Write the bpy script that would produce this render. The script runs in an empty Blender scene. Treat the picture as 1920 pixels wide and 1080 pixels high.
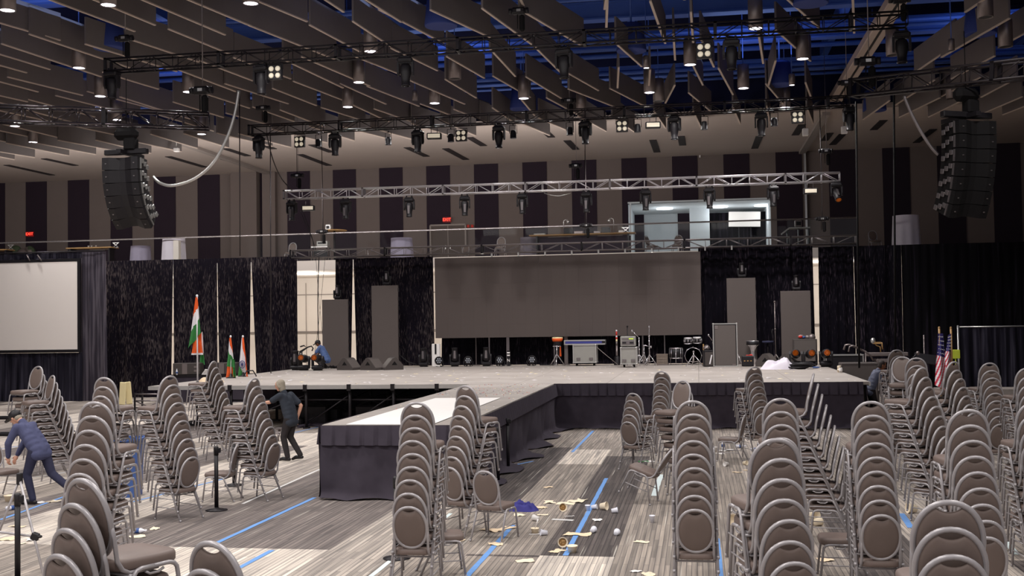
KSPOT,KHOUSE,KBLUE,KLOBBY,KROOM,KSTAGE,KWALL,KWORLD,EXPO,GAMMA=850,1550,70,400,30,100,950,.45,0.0,1.15
import bpy, bmesh, math, random
from mathutils import Vector, Matrix, Euler, noise
random.seed(7)
PI = math.pi
sc = bpy.context.scene
COL = sc.collection
# ------------------------------------------------------------------ camera model
FPX, HC, ROLL = 2080.0, 2.85, 0.0155
def _basis():
    yd = Vector((348/FPX, -62/FPX, 1)).normalized()
    h = Vector((math.cos(ROLL), math.sin(ROLL), 0))
    up = yd.cross(h).normalized()
    if up.y < 0: up = -up
    xd = (h - h.dot(yd)*yd).normalized()
    return xd, yd, up
XD, YD_, UP = _basis()
def ray(u, v):
    d = Vector(((u-960)/FPX, (540-v)/FPX, 1))
    return Vector((XD.dot(d), YD_.dot(d), UP.dot(d)))
def G(u, v, z=0.0):                       # sight line met with the level z
    d = ray(u, v); t = (z-HC)/d.z
    return Vector((d.x*t, d.y*t, z))
def P(u, v, Y):                           # sight line met with the upright plane y = Y
    d = ray(u, v); t = Y/d.y
    return Vector((d.x*t, Y, HC+d.z*t))
# ------------------------------------------------------------------ mesh builder
class MB:
    def __init__(s): s.v=[]; s.f=[]; s.m=[]; s.sm=[]; s.mi=0
    def add(s, vs, fs, smooth=False):
        o=len(s.v); s.v += [tuple(p) for p in vs]
        for f in fs:
            s.f.append(tuple(i+o for i in f)); s.m.append(s.mi); s.sm.append(smooth)
        return s
    def box(s, c, d, R=None, b=0.0):
        hx,hy,hz=d[0]/2,d[1]/2,d[2]/2; c=Vector(c)
        if b<=0:
            vs=[Vector((x*hx,y*hy,z*hz)) for x in(-1,1) for y in(-1,1) for z in(-1,1)]
            fs=[(0,1,3,2),(4,6,7,5),(0,4,5,1),(2,3,7,6),(0,2,6,4),(1,5,7,3)]
        else:
            b=min(b,hx*.9,hy*.9,hz*.9)
            bm=bmesh.new()
            for x in(-1,1):
                for y in(-1,1):
                    for z in(-1,1):
                        bm.verts.new((x*(hx-b),y*(hy-b),z*hz)); bm.verts.new((x*(hx-b),y*hy,z*(hz-b))); bm.verts.new((x*hx,y*(hy-b),z*(hz-b)))
            r=bmesh.ops.convex_hull(bm,input=bm.verts)
            bmesh.ops.dissolve_limit(bm,angle_limit=.01,verts=bm.verts,edges=bm.edges)
            bm.verts.index_update()
            vs=[v.co.copy() for v in bm.verts]; fs=[[v.index for v in f.verts] for f in bm.faces]; bm.free()
        if R is not None: vs=[R@p for p in vs]
        return s.add([p+c for p in vs],fs)
    def bar(s, p0, p1, w, h=None, up=(0,0,1)):
        p0=Vector(p0); p1=Vector(p1); h=h or w; d=p1-p0; L=d.length
        if L<1e-6: return s
        y=d/L; x=y.cross(Vector(up))
        if x.length<1e-4: x=y.cross(Vector((1,0,0)))
        x.normalize(); z=x.cross(y)
        R=Matrix((x,y,z)).transposed()
        return s.box((p0+p1)/2,(w,L,h),R)
    def tube(s, pts, r, n=8, closed=False, cap=True):
        pts=[Vector(p) for p in pts]; N=len(pts)
        rs=r if isinstance(r,(list,tuple)) else [r]*N
        vs=[]; fs=[]; prev=None
        for i in range(N):
            a=pts[i-1] if (i>0 or closed) else pts[i]
            c=pts[(i+1)%N] if (i<N-1 or closed) else pts[i]
            t=(c-a)
            t=t.normalized() if t.length>1e-9 else Vector((0,0,1))
            if prev is None:
                q=t.cross(Vector((0,0,1)))
                if q.length<.05: q=t.cross(Vector((1,0,0)))
                q.normalize()
            else:
                q=prev-prev.dot(t)*t
                q=q.normalized() if q.length>1e-6 else t.orthogonal().normalized()
            prev=q; w=t.cross(q)
            for k in range(n):
                a_=2*PI*k/n; vs.append(pts[i]+(q*math.cos(a_)+w*math.sin(a_))*rs[i])
        M=N if closed else N-1
        for i in range(M):
            j=(i+1)%N
            for k in range(n):
                k2=(k+1)%n; fs.append((i*n+k,i*n+k2,j*n+k2,j*n+k))
        s.add(vs,fs,True)
        if cap and not closed:
            o=len(s.v)-len(vs)
            s.f.append(tuple(o+k for k in range(n))[::-1]); s.m.append(s.mi); s.sm.append(False)
            s.f.append(tuple(o+(N-1)*n+k for k in range(n))); s.m.append(s.mi); s.sm.append(False)
        return s
    def lathe(s, prof, c=(0,0,0), n=16, R=None, smooth=True):
        c=Vector(c); vs=[]; fs=[]
        for (r,z) in prof:
            for k in range(n):
                a=2*PI*k/n; p=Vector((r*math.cos(a),r*math.sin(a),z))
                if R is not None: p=R@p
                vs.append(p+c)
        for i in range(len(prof)-1):
            for k in range(n):
                k2=(k+1)%n; fs.append((i*n+k,i*n+k2,(i+1)*n+k2,(i+1)*n+k))
        s.add(vs,fs,smooth)
        o=len(s.v)-len(vs)
        if prof[0][0]>1e-5:
            s.f.append(tuple(o+k for k in range(n))[::-1]); s.m.append(s.mi); s.sm.append(False)
        if prof[-1][0]>1e-5:
            q=o+(len(prof)-1)*n
            s.f.append(tuple(q+k for k in range(n))); s.m.append(s.mi); s.sm.append(False)
        return s
    def cyl(s, p0, p1, r, n=16, r2=None):
        p0=Vector(p0); p1=Vector(p1); d=p1-p0
        R=d.to_track_quat('Z','Y').to_matrix()
        return s.lathe([(r,0),(r if r2 is None else r2,d.length)],p0,n,R)
    def prism(s, poly, t0, t1, f):
        """poly of 2-D points extruded from t0 to t1; f(a,b,t) -> 3-D point"""
        n=len(poly); vs=[f(a,b,t0) for a,b in poly]+[f(a,b,t1) for a,b in poly]
        fs=[tuple(range(n))[::-1],tuple(range(n,2*n))]+[(i,(i+1)%n,n+(i+1)%n,n+i) for i in range(n)]
        return s.add(vs,fs)
    def ell(s, c, r, n=12, m=8, R=None):
        c=Vector(c); vs=[]; fs=[]
        for i in range(m+1):
            ph=PI*i/m
            for k in range(n):
                a=2*PI*k/n; p=Vector((r[0]*math.sin(ph)*math.cos(a),r[1]*math.sin(ph)*math.sin(a),-r[2]*math.cos(ph)))
                if R is not None: p=R@p
                vs.append(p+c)
        for i in range(m):
            for k in range(n):
                k2=(k+1)%n; fs.append((i*n+k,i*n+k2,(i+1)*n+k2,(i+1)*n+k))
        return s.add(vs,fs,True)
    def grid(s, f, nu, nv, smooth=True, mi=None):
        vs=[f(i/nu,j/nv) for j in range(nv+1) for i in range(nu+1)]; fs=[]
        o=len(s.v); s.v += [tuple(p) for p in vs]
        for j in range(nv):
            for i in range(nu):
                a=j*(nu+1)+i
                s.f.append((o+a,o+a+1,o+a+nu+2,o+a+nu+1)); s.sm.append(smooth)
                s.m.append(s.mi if mi is None else mi((i+.5)/nu,(j+.5)/nv))
        return s
    def mesh(s, name, mats):
        me=bpy.data.meshes.new(name); me.from_pydata(s.v,[],s.f)
        if not isinstance(mats,(list,tuple)): mats=[mats]
        for m in mats: me.materials.append(m)
        me.polygons.foreach_set('material_index',s.m); me.polygons.foreach_set('use_smooth',s.sm)
        me.update(); return me
    def build(s, name, mats, parent=None, loc=(0,0,0), rot=(0,0,0)):
        o=bpy.data.objects.new(name,s.mesh(name,mats)); COL.objects.link(o)
        o.location=loc; o.rotation_euler=rot
        if parent is not None: o.parent=parent
        return o
def tag(o, label=None, cat=None, group=None, kind=None):
    if label: o['label']=label
    if cat: o['category']=cat
    if group: o['group']=group
    if kind: o['kind']=kind
    return o
def thing(name, label, cat, loc=(0,0,0), rz=0.0, group=None, rot=None):
    o=bpy.data.objects.new(name,None); COL.objects.link(o)
    o.empty_display_size=.1; o.location=loc; o.rotation_euler=rot if rot else (0,0,rz)
    return tag(o,label,cat,group)
KIDS={}
def copy_tree(o, loc=None, rz=None, label=None, group=None, rot=None):
    def rec(a,par):
        c=a.copy(); COL.objects.link(c); c.parent=par
        for ch in a.children: rec(ch,c)
        return c
    r=rec(o,None)
    if loc is not None: r.location=loc
    if rot is not None: r.rotation_euler=rot
    elif rz is not None: r.rotation_euler=(0,0,rz)
    if label: r['label']=label
    if group: r['group']=group
    return r
def struct(name, mb, mat, parent=None):
    o=mb.build(name,mat,parent); o['kind']='structure'; return o
# ------------------------------------------------------------------ materials
def srgb(r,g,b):
    f=lambda c:(c/255/12.92) if c/255<=.04045 else ((c/255+.055)/1.055)**2.4
    return (f(r),f(g),f(b),1)
def newmat(name):
    m=bpy.data.materials.new(name); m.use_nodes=True
    nt=m.node_tree; b=nt.nodes['Principled BSDF']; return m,nt,b
def mat(name, rgb, rough=.6, metal=0.0, var=.12, scale=6.0, bump=0.0, emit=None, es=0.0, spec=None):
    m,nt,b=newmat(name); c=srgb(*rgb)
    N=nt.nodes; L=nt.links
    tc=N.new('ShaderNodeTexCoord'); nz=N.new('ShaderNodeTexNoise'); nz.inputs['Scale'].default_value=scale; nz.inputs['Detail'].default_value=3
    L.new(tc.outputs['Object'],nz.inputs['Vector'])
    mx=N.new('ShaderNodeMix'); mx.data_type='RGBA'
    mx.inputs[6].default_value=tuple(x*(1-var) for x in c[:3])+(1,); mx.inputs[7].default_value=tuple(min(1,x*(1+var)) for x in c[:3])+(1,)
    L.new(nz.outputs['Fac'],mx.inputs[0]); L.new(mx.outputs[2],b.inputs['Base Color'])
    b.inputs['Roughness'].default_value=rough; b.inputs['Metallic'].default_value=metal
    b.inputs['Specular IOR Level'].default_value=.3 if spec is None else spec
    if bump>0:
        bp=N.new('ShaderNodeBump'); bp.inputs['Strength'].default_value=bump; bp.inputs['Distance'].default_value=.02
        L.new(nz.outputs['Fac'],bp.inputs['Height']); L.new(bp.outputs['Normal'],b.inputs['Normal'])
    if emit: b.inputs['Emission Color'].default_value=srgb(*emit); b.inputs['Emission Strength'].default_value=es
    return m
M={}
M['vinyl']=mat('brown_vinyl',(101,86,80),.5,0,.10,9,.05)
M['vinyl_back']=mat('brown_vinyl_backrest',(97,83,77),.48,0,.10,7,.05)
M['frame']=mat('silver_grey_powder_coat',(152,147,149),.38,.28,.05,20,spec=.5)
M['black']=mat('black_plastic',(22,20,23),.5,0,.2,12,spec=.22)
M['blackmetal']=mat('black_painted_steel',(27,24,27),.45,.2,.2,10,spec=.2)
M['darkmetal']=mat('dark_truss_aluminium',(38,33,35),.42,.4,.15,6)
M['trussbright']=mat('silver_truss_tube',(215,210,214),.28,.7,.1,5)
M['trussshiny']=mat('polished_dark_truss_tube',(62,56,60),.2,.85,.1,5)
M['chrome']=mat('bright_truss_aluminium',(205,200,202),.25,.85,.08,5)
M['midmetal']=mat('grey_truss_aluminium',(120,113,114),.3,.75,.1,5)
M['rubber']=mat('black_rubber',(18,17,18),.8,0,.2,15,spec=.1)
M['velour']=mat('black_skirt_cloth',(54,49,57),.9,0,.25,5,.1,spec=.05)
M['drape']=None
M['deck']=None
M['white']=mat('white_paper',(235,230,226),.7,0,.04,8)
M['cream']=mat('cream_cardboard',(238,220,190),.75,0,.08,9)
M['tan']=mat('tan_napkin',(230,203,168),.85,0,.1,9)
M['bluecloth']=mat('navy_cloth',(40,38,110),.8,0,.2,9)
M['lens']=mat('glass_lens',(170,175,185),.08,.2,.1,5)
M['lensdark']=mat('dark_glass_lens',(50,45,45),.08,.3,.2,5)
M['amber']=mat('amber_glint_lens',(150,62,22),.12,0,.9,45,emit=(255,120,30),es=.10)  # amber reflections on a dark lens, painted as mottled colour and faint glow
M['lamp']=mat('lit_lamp_face',(255,250,255),.4,0,.02,4,emit=(250,240,255),es=9)
M['lampwarm']=mat('pale_lamp_face',(225,215,195),.25,0,.1,6,emit=(235,220,190),es=.35)
M['can']=mat('grey_fixture_can',(118,108,106),.35,.6,.08,5)
M['grille']=mat('speaker_grille',(82,75,72),.6,0,.2,60,spec=.2)
M['spk']=mat('speaker_cabinet',(62,56,54),.6,0,.15,20,spec=.2)
M['led']=mat('switched_off_led_panel',(76,67,64),.6,0,.03,2,spec=.2)
M['ledtower']=mat('grey_led_tower_face',(80,72,69),.6,0,.03,3,spec=.2)
M['case']=mat('grey_flight_case_panel',(150,148,142),.4,.35,.08,6)
M['alu']=mat('aluminium_edge',(190,188,185),.3,.8,.06,8)
M['wood']=mat('light_wood',(170,130,80),.5,0,.2,8)
M['yellow']=mat('pale_yellow_board',(238,220,165),.6,0,.05,4)
M['bin']=mat('blue_bin_plastic',(52,80,140),.5,0,.08,6)
M['tape']=mat('blue_floor_tape',(92,140,205),.7,0,.12,9)
M['tapepale']=mat('pale_floor_tape',(206,220,220),.7,0,.08,9)
M['tapewhite']=mat('white_floor_tape',(214,212,210),.7,0,.08,9)
M['clothlav']=mat('lavender_tablecloth',(150,143,165),.85,0,.08,5)
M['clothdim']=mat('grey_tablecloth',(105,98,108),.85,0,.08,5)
M['clothwhite']=mat('white_tablecloth',(215,208,220),.85,0,.06,5)
M['red']=mat('red_paint',(190,40,30),.5)
M['orange']=mat('saffron_cloth',(240,88,30),.75,0,.1,7)
M['flagwhite']=mat('white_flag_cloth',(236,232,236),.75,0,.05,7)
M['green']=mat('green_flag_cloth',(45,120,55),.75,0,.12,7)
M['navy']=mat('navy_emblem',(40,45,110),.7)
M['flagred']=mat('red_flag_cloth',(196,40,62),.75,0,.12,7)
M['flagblue']=mat('blue_flag_cloth',(50,45,105),.75,0,.1,7)
M['lip']=mat('lip',(150,85,75),.5)
M['skin']=mat('light_skin',(205,150,125),.55,0,.08,12)
M['skindark']=mat('brown_skin',(120,74,50),.55,0,.08,12)
M['denim']=mat('dark_denim',(42,43,62),.85,0,.25,20,spec=.1)
M['shirt']=mat('slate_blue_shirt',(66,69,98),.85,0,.15,14,.2,spec=.1)
M['tee']=mat('charcoal_tee',(46,50,58),.9,0,.12,14,spec=.08)
M['bluetee']=mat('blue_tee',(70,92,140),.8,0,.1,14)
M['greytee']=mat('grey_blue_tee',(74,78,96),.8,0,.1,14)
M['blacktrouser']=mat('black_trousers',(42,39,40),.9,0,.2,14,spec=.08)
M['greyhair']=mat('grey_blond_hair',(150,140,124),.75,0,.3,40,spec=.1)
M['darkhair']=mat('dark_hair',(34,26,24),.8,0,.25,40)
M['glassclear']=mat('translucent_plastic',(226,226,236),.25,0,.05,6)
# ------------------------------------------------------------------ special materials
def carpet_mat():
    m,nt,b=newmat('striped_carpet'); N=nt.nodes; L=nt.links
    tc=N.new('ShaderNodeTexCoord')
    def noise_(sx,sy,detail=2):
        mp=N.new('ShaderNodeMapping'); mp.inputs['Scale'].default_value=(sx,sy,1); L.new(tc.outputs['Object'],mp.inputs['Vector'])
        n=N.new('ShaderNodeTexNoise'); n.inputs['Scale'].default_value=1; n.inputs['Detail'].default_value=detail; L.new(mp.outputs['Vector'],n.inputs['Vector']); return n
    br=N.new('ShaderNodeTexBrick'); mp=N.new('ShaderNodeMapping'); mp.inputs['Rotation'].default_value=(0,0,PI/2); L.new(tc.outputs['Object'],mp.inputs['Vector']); L.new(mp.outputs['Vector'],br.inputs['Vector'])
    br.inputs['Scale'].default_value=1; br.inputs['Brick Width'].default_value=1.1; br.inputs['Row Height'].default_value=.062; br.inputs['Mortar Size'].default_value=.005
    br.offset=.37; br.inputs['Color1'].default_value=(.72,.72,.72,1); br.inputs['Color2'].default_value=(1.18,1.16,1.13,1); br.inputs['Mortar'].default_value=(.42,.42,.46,1)
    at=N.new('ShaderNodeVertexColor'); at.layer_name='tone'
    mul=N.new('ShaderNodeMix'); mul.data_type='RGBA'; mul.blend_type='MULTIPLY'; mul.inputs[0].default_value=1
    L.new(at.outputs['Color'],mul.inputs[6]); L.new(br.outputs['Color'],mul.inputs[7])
    n1=noise_(22,.55,3); r1=N.new('ShaderNodeValToRGB'); r1.color_ramp.elements[0].position=.33; r1.color_ramp.elements[0].color=(.55,.55,.57,1); r1.color_ramp.elements[1].position=.66; r1.color_ramp.elements[1].color=(1.25,1.23,1.2,1)
    L.new(n1.outputs['Fac'],r1.inputs['Fac'])
    mul2=N.new('ShaderNodeMix'); mul2.data_type='RGBA'; mul2.blend_type='MULTIPLY'; mul2.inputs[0].default_value=.85
    L.new(mul.outputs[2],mul2.inputs[6]); L.new(r1.outputs['Color'],mul2.inputs[7])
    n2=noise_(34,.45,1); r2=N.new('ShaderNodeValToRGB'); r2.color_ramp.elements[0].position=.69; r2.color_ramp.elements[0].color=(0,0,0,1); r2.color_ramp.elements[1].position=.74; r2.color_ramp.elements[1].color=(.55,.55,.55,1)
    L.new(n2.outputs['Fac'],r2.inputs['Fac'])
    mx=N.new('ShaderNodeMix'); mx.data_type='RGBA'; L.new(r2.outputs['Color'],mx.inputs[0]); L.new(mul2.outputs[2],mx.inputs[6]); mx.inputs[7].default_value=srgb(205,198,186)
    L.new(mx.outputs[2],b.inputs['Base Color']); b.inputs['Roughness'].default_value=.92; b.inputs['Specular IOR Level'].default_value=.15
    return m
def deck_mat():
    m,nt,b=newmat('grey_stage_deck'); N=nt.nodes; L=nt.links
    tc=N.new('ShaderNodeTexCoord'); br=N.new('ShaderNodeTexBrick'); L.new(tc.outputs['Object'],br.inputs['Vector'])
    br.inputs['Scale'].default_value=1; br.inputs['Brick Width'].default_value=2.44; br.inputs['Row Height'].default_value=1.22; br.inputs['Mortar Size'].default_value=.012; br.offset=0
    br.inputs['Color1'].default_value=srgb(146,137,130); br.inputs['Color2'].default_value=srgb(155,146,139); br.inputs['Mortar'].default_value=srgb(115,107,101)
    nz=N.new('ShaderNodeTexNoise'); nz.inputs['Scale'].default_value=1.3; nz.inputs['Detail'].default_value=6; L.new(tc.outputs['Object'],nz.inputs['Vector'])
    rp=N.new('ShaderNodeValToRGB'); rp.color_ramp.elements[0].position=.3; rp.color_ramp.elements[0].color=(.82,.82,.82,1); rp.color_ramp.elements[1].position=.6; rp.color_ramp.elements[1].color=(1.04,1.04,1.04,1); L.new(nz.outputs['Fac'],rp.inputs['Fac'])
    mul=N.new('ShaderNodeMix'); mul.data_type='RGBA'; mul.blend_type='MULTIPLY'; mul.inputs[0].default_value=1; L.new(br.outputs['Color'],mul.inputs[6]); L.new(rp.outputs['Color'],mul.inputs[7])
    L.new(mul.outputs[2],b.inputs['Base Color']); b.inputs['Roughness'].default_value=.7
    return m
def drape_mat(name, dark, light, thr=.60, sy=5.0, sx=42.0):
    m,nt,b=newmat(name); N=nt.nodes; L=nt.links
    tc=N.new('ShaderNodeTexCoord')
    def nn(a,z,d):
        mp=N.new('ShaderNodeMapping'); mp.inputs['Scale'].default_value=(a,a,z); L.new(tc.outputs['Object'],mp.inputs['Vector'])
        n=N.new('ShaderNodeTexNoise'); n.inputs['Scale'].default_value=1; n.inputs['Detail'].default_value=d; L.new(mp.outputs['Vector'],n.inputs['Vector']); return n
    n1=nn(sx/2,sy,3); n2=nn(1.2,.5,2)
    ad=N.new('ShaderNodeMath'); ad.operation='MULTIPLY_ADD'; ad.inputs[1].default_value=.35; L.new(n2.outputs['Fac'],ad.inputs[0]); L.new(n1.outputs['Fac'],ad.inputs[2])
    sb=N.new('ShaderNodeMath'); sb.operation='SUBTRACT'; sb.inputs[1].default_value=.175; L.new(ad.outputs[0],sb.inputs[0])
    r=N.new('ShaderNodeValToRGB'); r.color_ramp.elements[0].position=thr-.06; r.color_ramp.elements[0].color=srgb(*dark); r.color_ramp.elements[1].position=thr+.09; r.color_ramp.elements[1].color=srgb(*light)
    L.new(sb.outputs[0],r.inputs['Fac']); L.new(r.outputs['Color'],b.inputs['Base Color']); b.inputs['Roughness'].default_value=.85; b.inputs['Specular IOR Level'].default_value=.04
    return m
M['carpet']=carpet_mat(); M['deck']=deck_mat()
M['sparkle']=drape_mat('sparkle_black_drape',(17,14,21),(74,66,66),.60,4.5,70)
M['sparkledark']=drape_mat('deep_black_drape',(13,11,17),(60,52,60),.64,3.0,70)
M['velvet']=drape_mat('black_velvet_drape',(13,12,15),(30,26,34),.6,.4,20)
M['dresskit']=drape_mat('charcoal_screen_drape',(50,46,54),(84,78,86),.5,.4,20)
M['dresskitlow']=drape_mat('dark_blue_drape',(26,25,33),(48,46,56),.52,.4,20)
M['walllight']=mat('grey_fabric_wall',(104,93,89),.9,0,.05,2,spec=.1)
M['walldark']=mat('dark_wall_panel',(40,32,40),.9,0,.08,2,spec=.1)
M['walldim']=mat('dim_side_wall',(40,34,38),.9,0,.08,2)
M['soffit']=mat('pale_plaster_ceiling',(172,158,149),.9,0,.03,1)
M['slot']=mat('dark_ceiling_slot',(38,34,36),.7,0,.1,3)
M['roofblue']=mat('blue_painted_roof_deck',(38,52,112),.8,0,.15,1)
M['roofpipe']=mat('blue_painted_pipe',(62,90,165),.6,0,.12,2)
M['roofdark']=mat('dark_roof_void',(20,23,50),.9,0,.2,1,spec=.1)
M['baffle']=mat('grey_brown_baffle',(104,97,95),.85,0,.06,3,spec=.1)
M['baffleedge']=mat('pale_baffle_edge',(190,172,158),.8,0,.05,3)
M['bafflelight']=mat('baffle_beam',(176,158,146),.8,0,.06,3)
M['lobby']=mat('warm_white_lobby_wall',(222,212,202),.85,0,.03,1)
M['bright']=mat('bright_room_wall',(205,212,216),.85,0,.03,1)
M['screen']=mat('projection_screen_fabric',(246,236,228),.85,0,.02,1)
M['seamgrey']=mat('grey_wall_seam',(140,130,124),.8)
# ------------------------------------------------------------------ floor with woven blocks
def build_floor():
    X0,X1,Y0,Y1=-43.0,19.0,-3.0,60.0; cw=.914; ox=-1.97
    cols=[]; i0=int(math.floor((X0-ox)/cw)); i1=int(math.ceil((X1-ox)/cw))
    ch=1.1; nj=int((Y1-Y0)/ch)+1
    rnd=random.Random(31)
    D=(.085,.072,.069); Md=(.27,.233,.203); Lt=(.58,.515,.45); Mg=(.37,.325,.287); D_lit=(.16,.136,.128)  # last tone: dark blocks lightened at left, reflected light put into colour
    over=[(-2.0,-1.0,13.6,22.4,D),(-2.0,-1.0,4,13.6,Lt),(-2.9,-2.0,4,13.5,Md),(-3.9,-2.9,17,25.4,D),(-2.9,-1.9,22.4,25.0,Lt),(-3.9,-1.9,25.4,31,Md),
          (-1.0,1.0,10,22,Md),(-2.9,-2.0,13.6,22.4,Md),(-7.5,-4.8,13.7,22,D_lit),(-8.4,-7.5,13.7,17,D_lit),(-7.5,-4.8,9,13.7,Lt),(-4.8,-3.9,12,17.4,Mg),(-4.8,-3.9,5,12,D_lit),(-3.9,-2.9,5,17,Md),
          (-9.4,-8.4,13.7,24,Lt),(-10.4,-9.4,14,24,Lt),(-11.4,-10.4,12,17,D_lit),(-12.4,-11.4,12,21,Md),(-11.4,-10.4,17,25,D_lit),(-13.5,-12.4,10,20,Lt),(-8.4,-7.5,17,30,Mg),(-7.5,-6.4,22,30,Lt)]
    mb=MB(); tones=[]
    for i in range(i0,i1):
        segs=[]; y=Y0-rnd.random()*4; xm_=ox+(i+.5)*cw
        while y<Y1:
            l=rnd.choice((1.8,2.7,3.6,4.6,6.4)); segs.append((y,y+l,rnd.choice((D_lit,Md,Md,Mg,Lt,Lt) if xm_<-3.5 else (D,Md,Md,Mg,Mg,Md)))); y+=l
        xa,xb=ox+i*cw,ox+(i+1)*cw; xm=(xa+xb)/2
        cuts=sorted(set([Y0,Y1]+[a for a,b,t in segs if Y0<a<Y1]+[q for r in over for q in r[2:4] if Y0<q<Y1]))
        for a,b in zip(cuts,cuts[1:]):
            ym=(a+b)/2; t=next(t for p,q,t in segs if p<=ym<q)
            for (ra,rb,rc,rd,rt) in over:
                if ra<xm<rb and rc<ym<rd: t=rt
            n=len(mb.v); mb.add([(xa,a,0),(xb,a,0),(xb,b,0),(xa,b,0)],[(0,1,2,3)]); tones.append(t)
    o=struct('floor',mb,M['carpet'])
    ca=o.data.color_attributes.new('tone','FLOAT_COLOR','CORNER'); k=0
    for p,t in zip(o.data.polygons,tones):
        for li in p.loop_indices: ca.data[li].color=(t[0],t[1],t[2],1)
build_floor()
# ------------------------------------------------------------------ shell
YB=54.5; ZS=10.9; YF=44.3; ZD=14.6
XL,XR=-41.0,17.6
FB=5.75                                   # balcony floor level
YBAL=46.6
mb=MB()
w0=P(890,420,YB).x; per=P(981,420,YB).x-w0; dk=P(935,420,YB).x-w0
# opening into the bright side room
OX0,OX1=P(1178,420,YB).x,P(1446,420,YB).x; OZ1=P(1300,378,YB).z
k=int((XL-w0)/per)-1; xs=[XL]
while True:
    a=w0+k*per; b=a+dk
    for x in (a,b):
        if XL<x<XR: xs.append(x)
    k+=1
    if a>XR: break
xs.append(XR)
for q in (OX0,OX1): xs.append(q)
xs=sorted(xs)
for a,b in zip(xs,xs[1:]):
    xm=(a+b)/2; ph=((xm-w0)%per); mb.mi=1 if ph<dk else 0
    z0=OZ1 if OX0<xm<OX1 else FB
    mb.box(((a+b)/2,YB+.15+(0 if mb.mi else .04),(z0+ZS)/2),(b-a,.3,ZS-z0))
struct('wall_back',mb,[M['walllight'],M['walldark']])
mb=MB(); mb.box((XL-.15,26,7.3),(.3,60,14.6)); struct('wall_left',mb,M['walldim'])
mb=MB(); mb.box((XR+.15,26,7.3),(.3,60,14.6)); struct('wall_right',mb,M['walldim'])
mb=MB(); mb.box((-12,YB-.2,2.8),(58,.3,5.5)); struct('wall_lobby',mb,M['lobby'])
mb=MB()
for z in (2.55,2.62,4.5): mb.box((-12,YB-.38,z),(58,.05,.05))
for x in range(-38,16,2): mb.box((x+.3,YB-.37,2.6),(.03,.03,5))
struct('trim_lobby_wall',mb,M['seamgrey'])
mb=MB(); mb.box((-12,(YBAL+YB)/2,FB-.2),(58.2,YB-YBAL,.4)); struct('floor_balcony',mb,M['lobby'])
mb=MB(); mb.box((-11.7,(YF+YB)/2,ZS+.1),(58.8,YB-YF+.6,.2)); struct('ceiling_soffit',mb,M['soffit'])
mb=MB(); mb.box((-11.7,YF-.1,(ZS+ZD)/2+.1),(58.8,.2,ZD-ZS)); struct('wall_fascia',mb,M['roofdark'])
mb=MB(); mb.box((-11.7,20,ZD+.1),(58.8,50,.2)); struct('ceiling',mb,M['roofdark'])
# soffit slots
slots=[((12,309),(98,328)),((82,297),(142,310)),((315,293),(384,313)),((418,298),(470,312)),((422,278),(465,292)),((490,270),(513,279)),((562,289),(617,310)),((584,271),(622,285)),((763,276),(800,293)),((835,278),(874,299)),((880,257),(907,273)),((1013,237),(1034,257)),((1063,263),(1080,280)),((1224,262),(1232,285)),((1277,255),(1280,272)),((1424,255),(1415,278)),((1504,233),(1491,253)),((1556,249),(1546,263)),((1580,251),(1561,271)),((1657,225),(1638,243)),((1750,242),(1718,267))]
for i,(a,b) in enumerate(slots):
    pa,pb=G(a[0],a[1],ZS),G(b[0],b[1],ZS)
    d=(pb-pa); d.z=0
    mb=MB(); mb.bar(pa+Vector((0,0,-.01)),pb+Vector((0,0,-.01)),.32,.03)
    struct('trim_%d'%(i+20),mb,M['slot'])
mb=MB()
for u,v in ((1500,290),(487,317)):
    q=G(u,v,ZS); mb.box((q.x,(YF+YB)/2,ZS-.06),(.3,YB-YF,.14))
struct('trim_1',mb,M['seamgrey'])
# wall returns beside the striped wall
mb=MB(); q0,q1=P(440,400,YB).x,P(488,400,YB).x
mb.box(((q0+q1)/2,YB-.25,(FB+ZS)/2),(q1-q0,.5,ZS-FB)); q2=P(520,400,YB).x
mb.box((q2-.35,YB-.15,(FB+ZS)/2),(.7,.3,ZS-FB)); struct('trim_2',mb,M['walllight'])
mb=MB(); q0=P(1511,400,YB).x; mb.box((q0,YB-.1,(FB+ZS)/2),(.09,.2,ZS-FB)); struct('trim_3',mb,M['alu'])
# side room behind the balcony
mb=MB(); RD=6.0
mb.box(((OX0+OX1)/2,YB+RD,(FB+OZ1+.6)/2),(OX1-OX0+6,.2,OZ1-FB+.6))
mb.box((OX0-.1,YB+RD/2+.2,(FB+OZ1)/2),(.2,RD-.2,OZ1-FB)); mb.box((OX1+.1,YB+RD/2+.2,(FB+OZ1)/2),(.2,RD-.2,OZ1-FB))
qq=P(1312,430,YB+3).x; mb.box((qq,YB+3.2,(FB+OZ1)/2),(1.0,.6,OZ1-FB))
struct('wall_side_room',mb,M['bright'])
mb=MB(); mb.box(((OX0+OX1)/2,YB+RD/2+.3,OZ1+.1),(OX1-OX0+.4,RD,.2)); struct('ceiling_side_room',mb,M['bright'])
mb=MB(); mb.box(((OX0+OX1)/2,YB+RD/2,FB-.1),(OX1-OX0+.4,RD,.2)); struct('floor_side_room',mb,M['lobby'])
mb=MB()
x0,x1=P(1208,430,YB+RD-.2).x,P(1271,430,YB+RD-.2).x
mb.box((x0-.35,YB+RD-.2,FB+1.6),(.7,.1,3.2)); mb.box((x1+.45,YB+RD-.2,FB+1.6),(.9,.1,3.2)); struct('trim_side_room',mb,M['walldark'])
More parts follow.
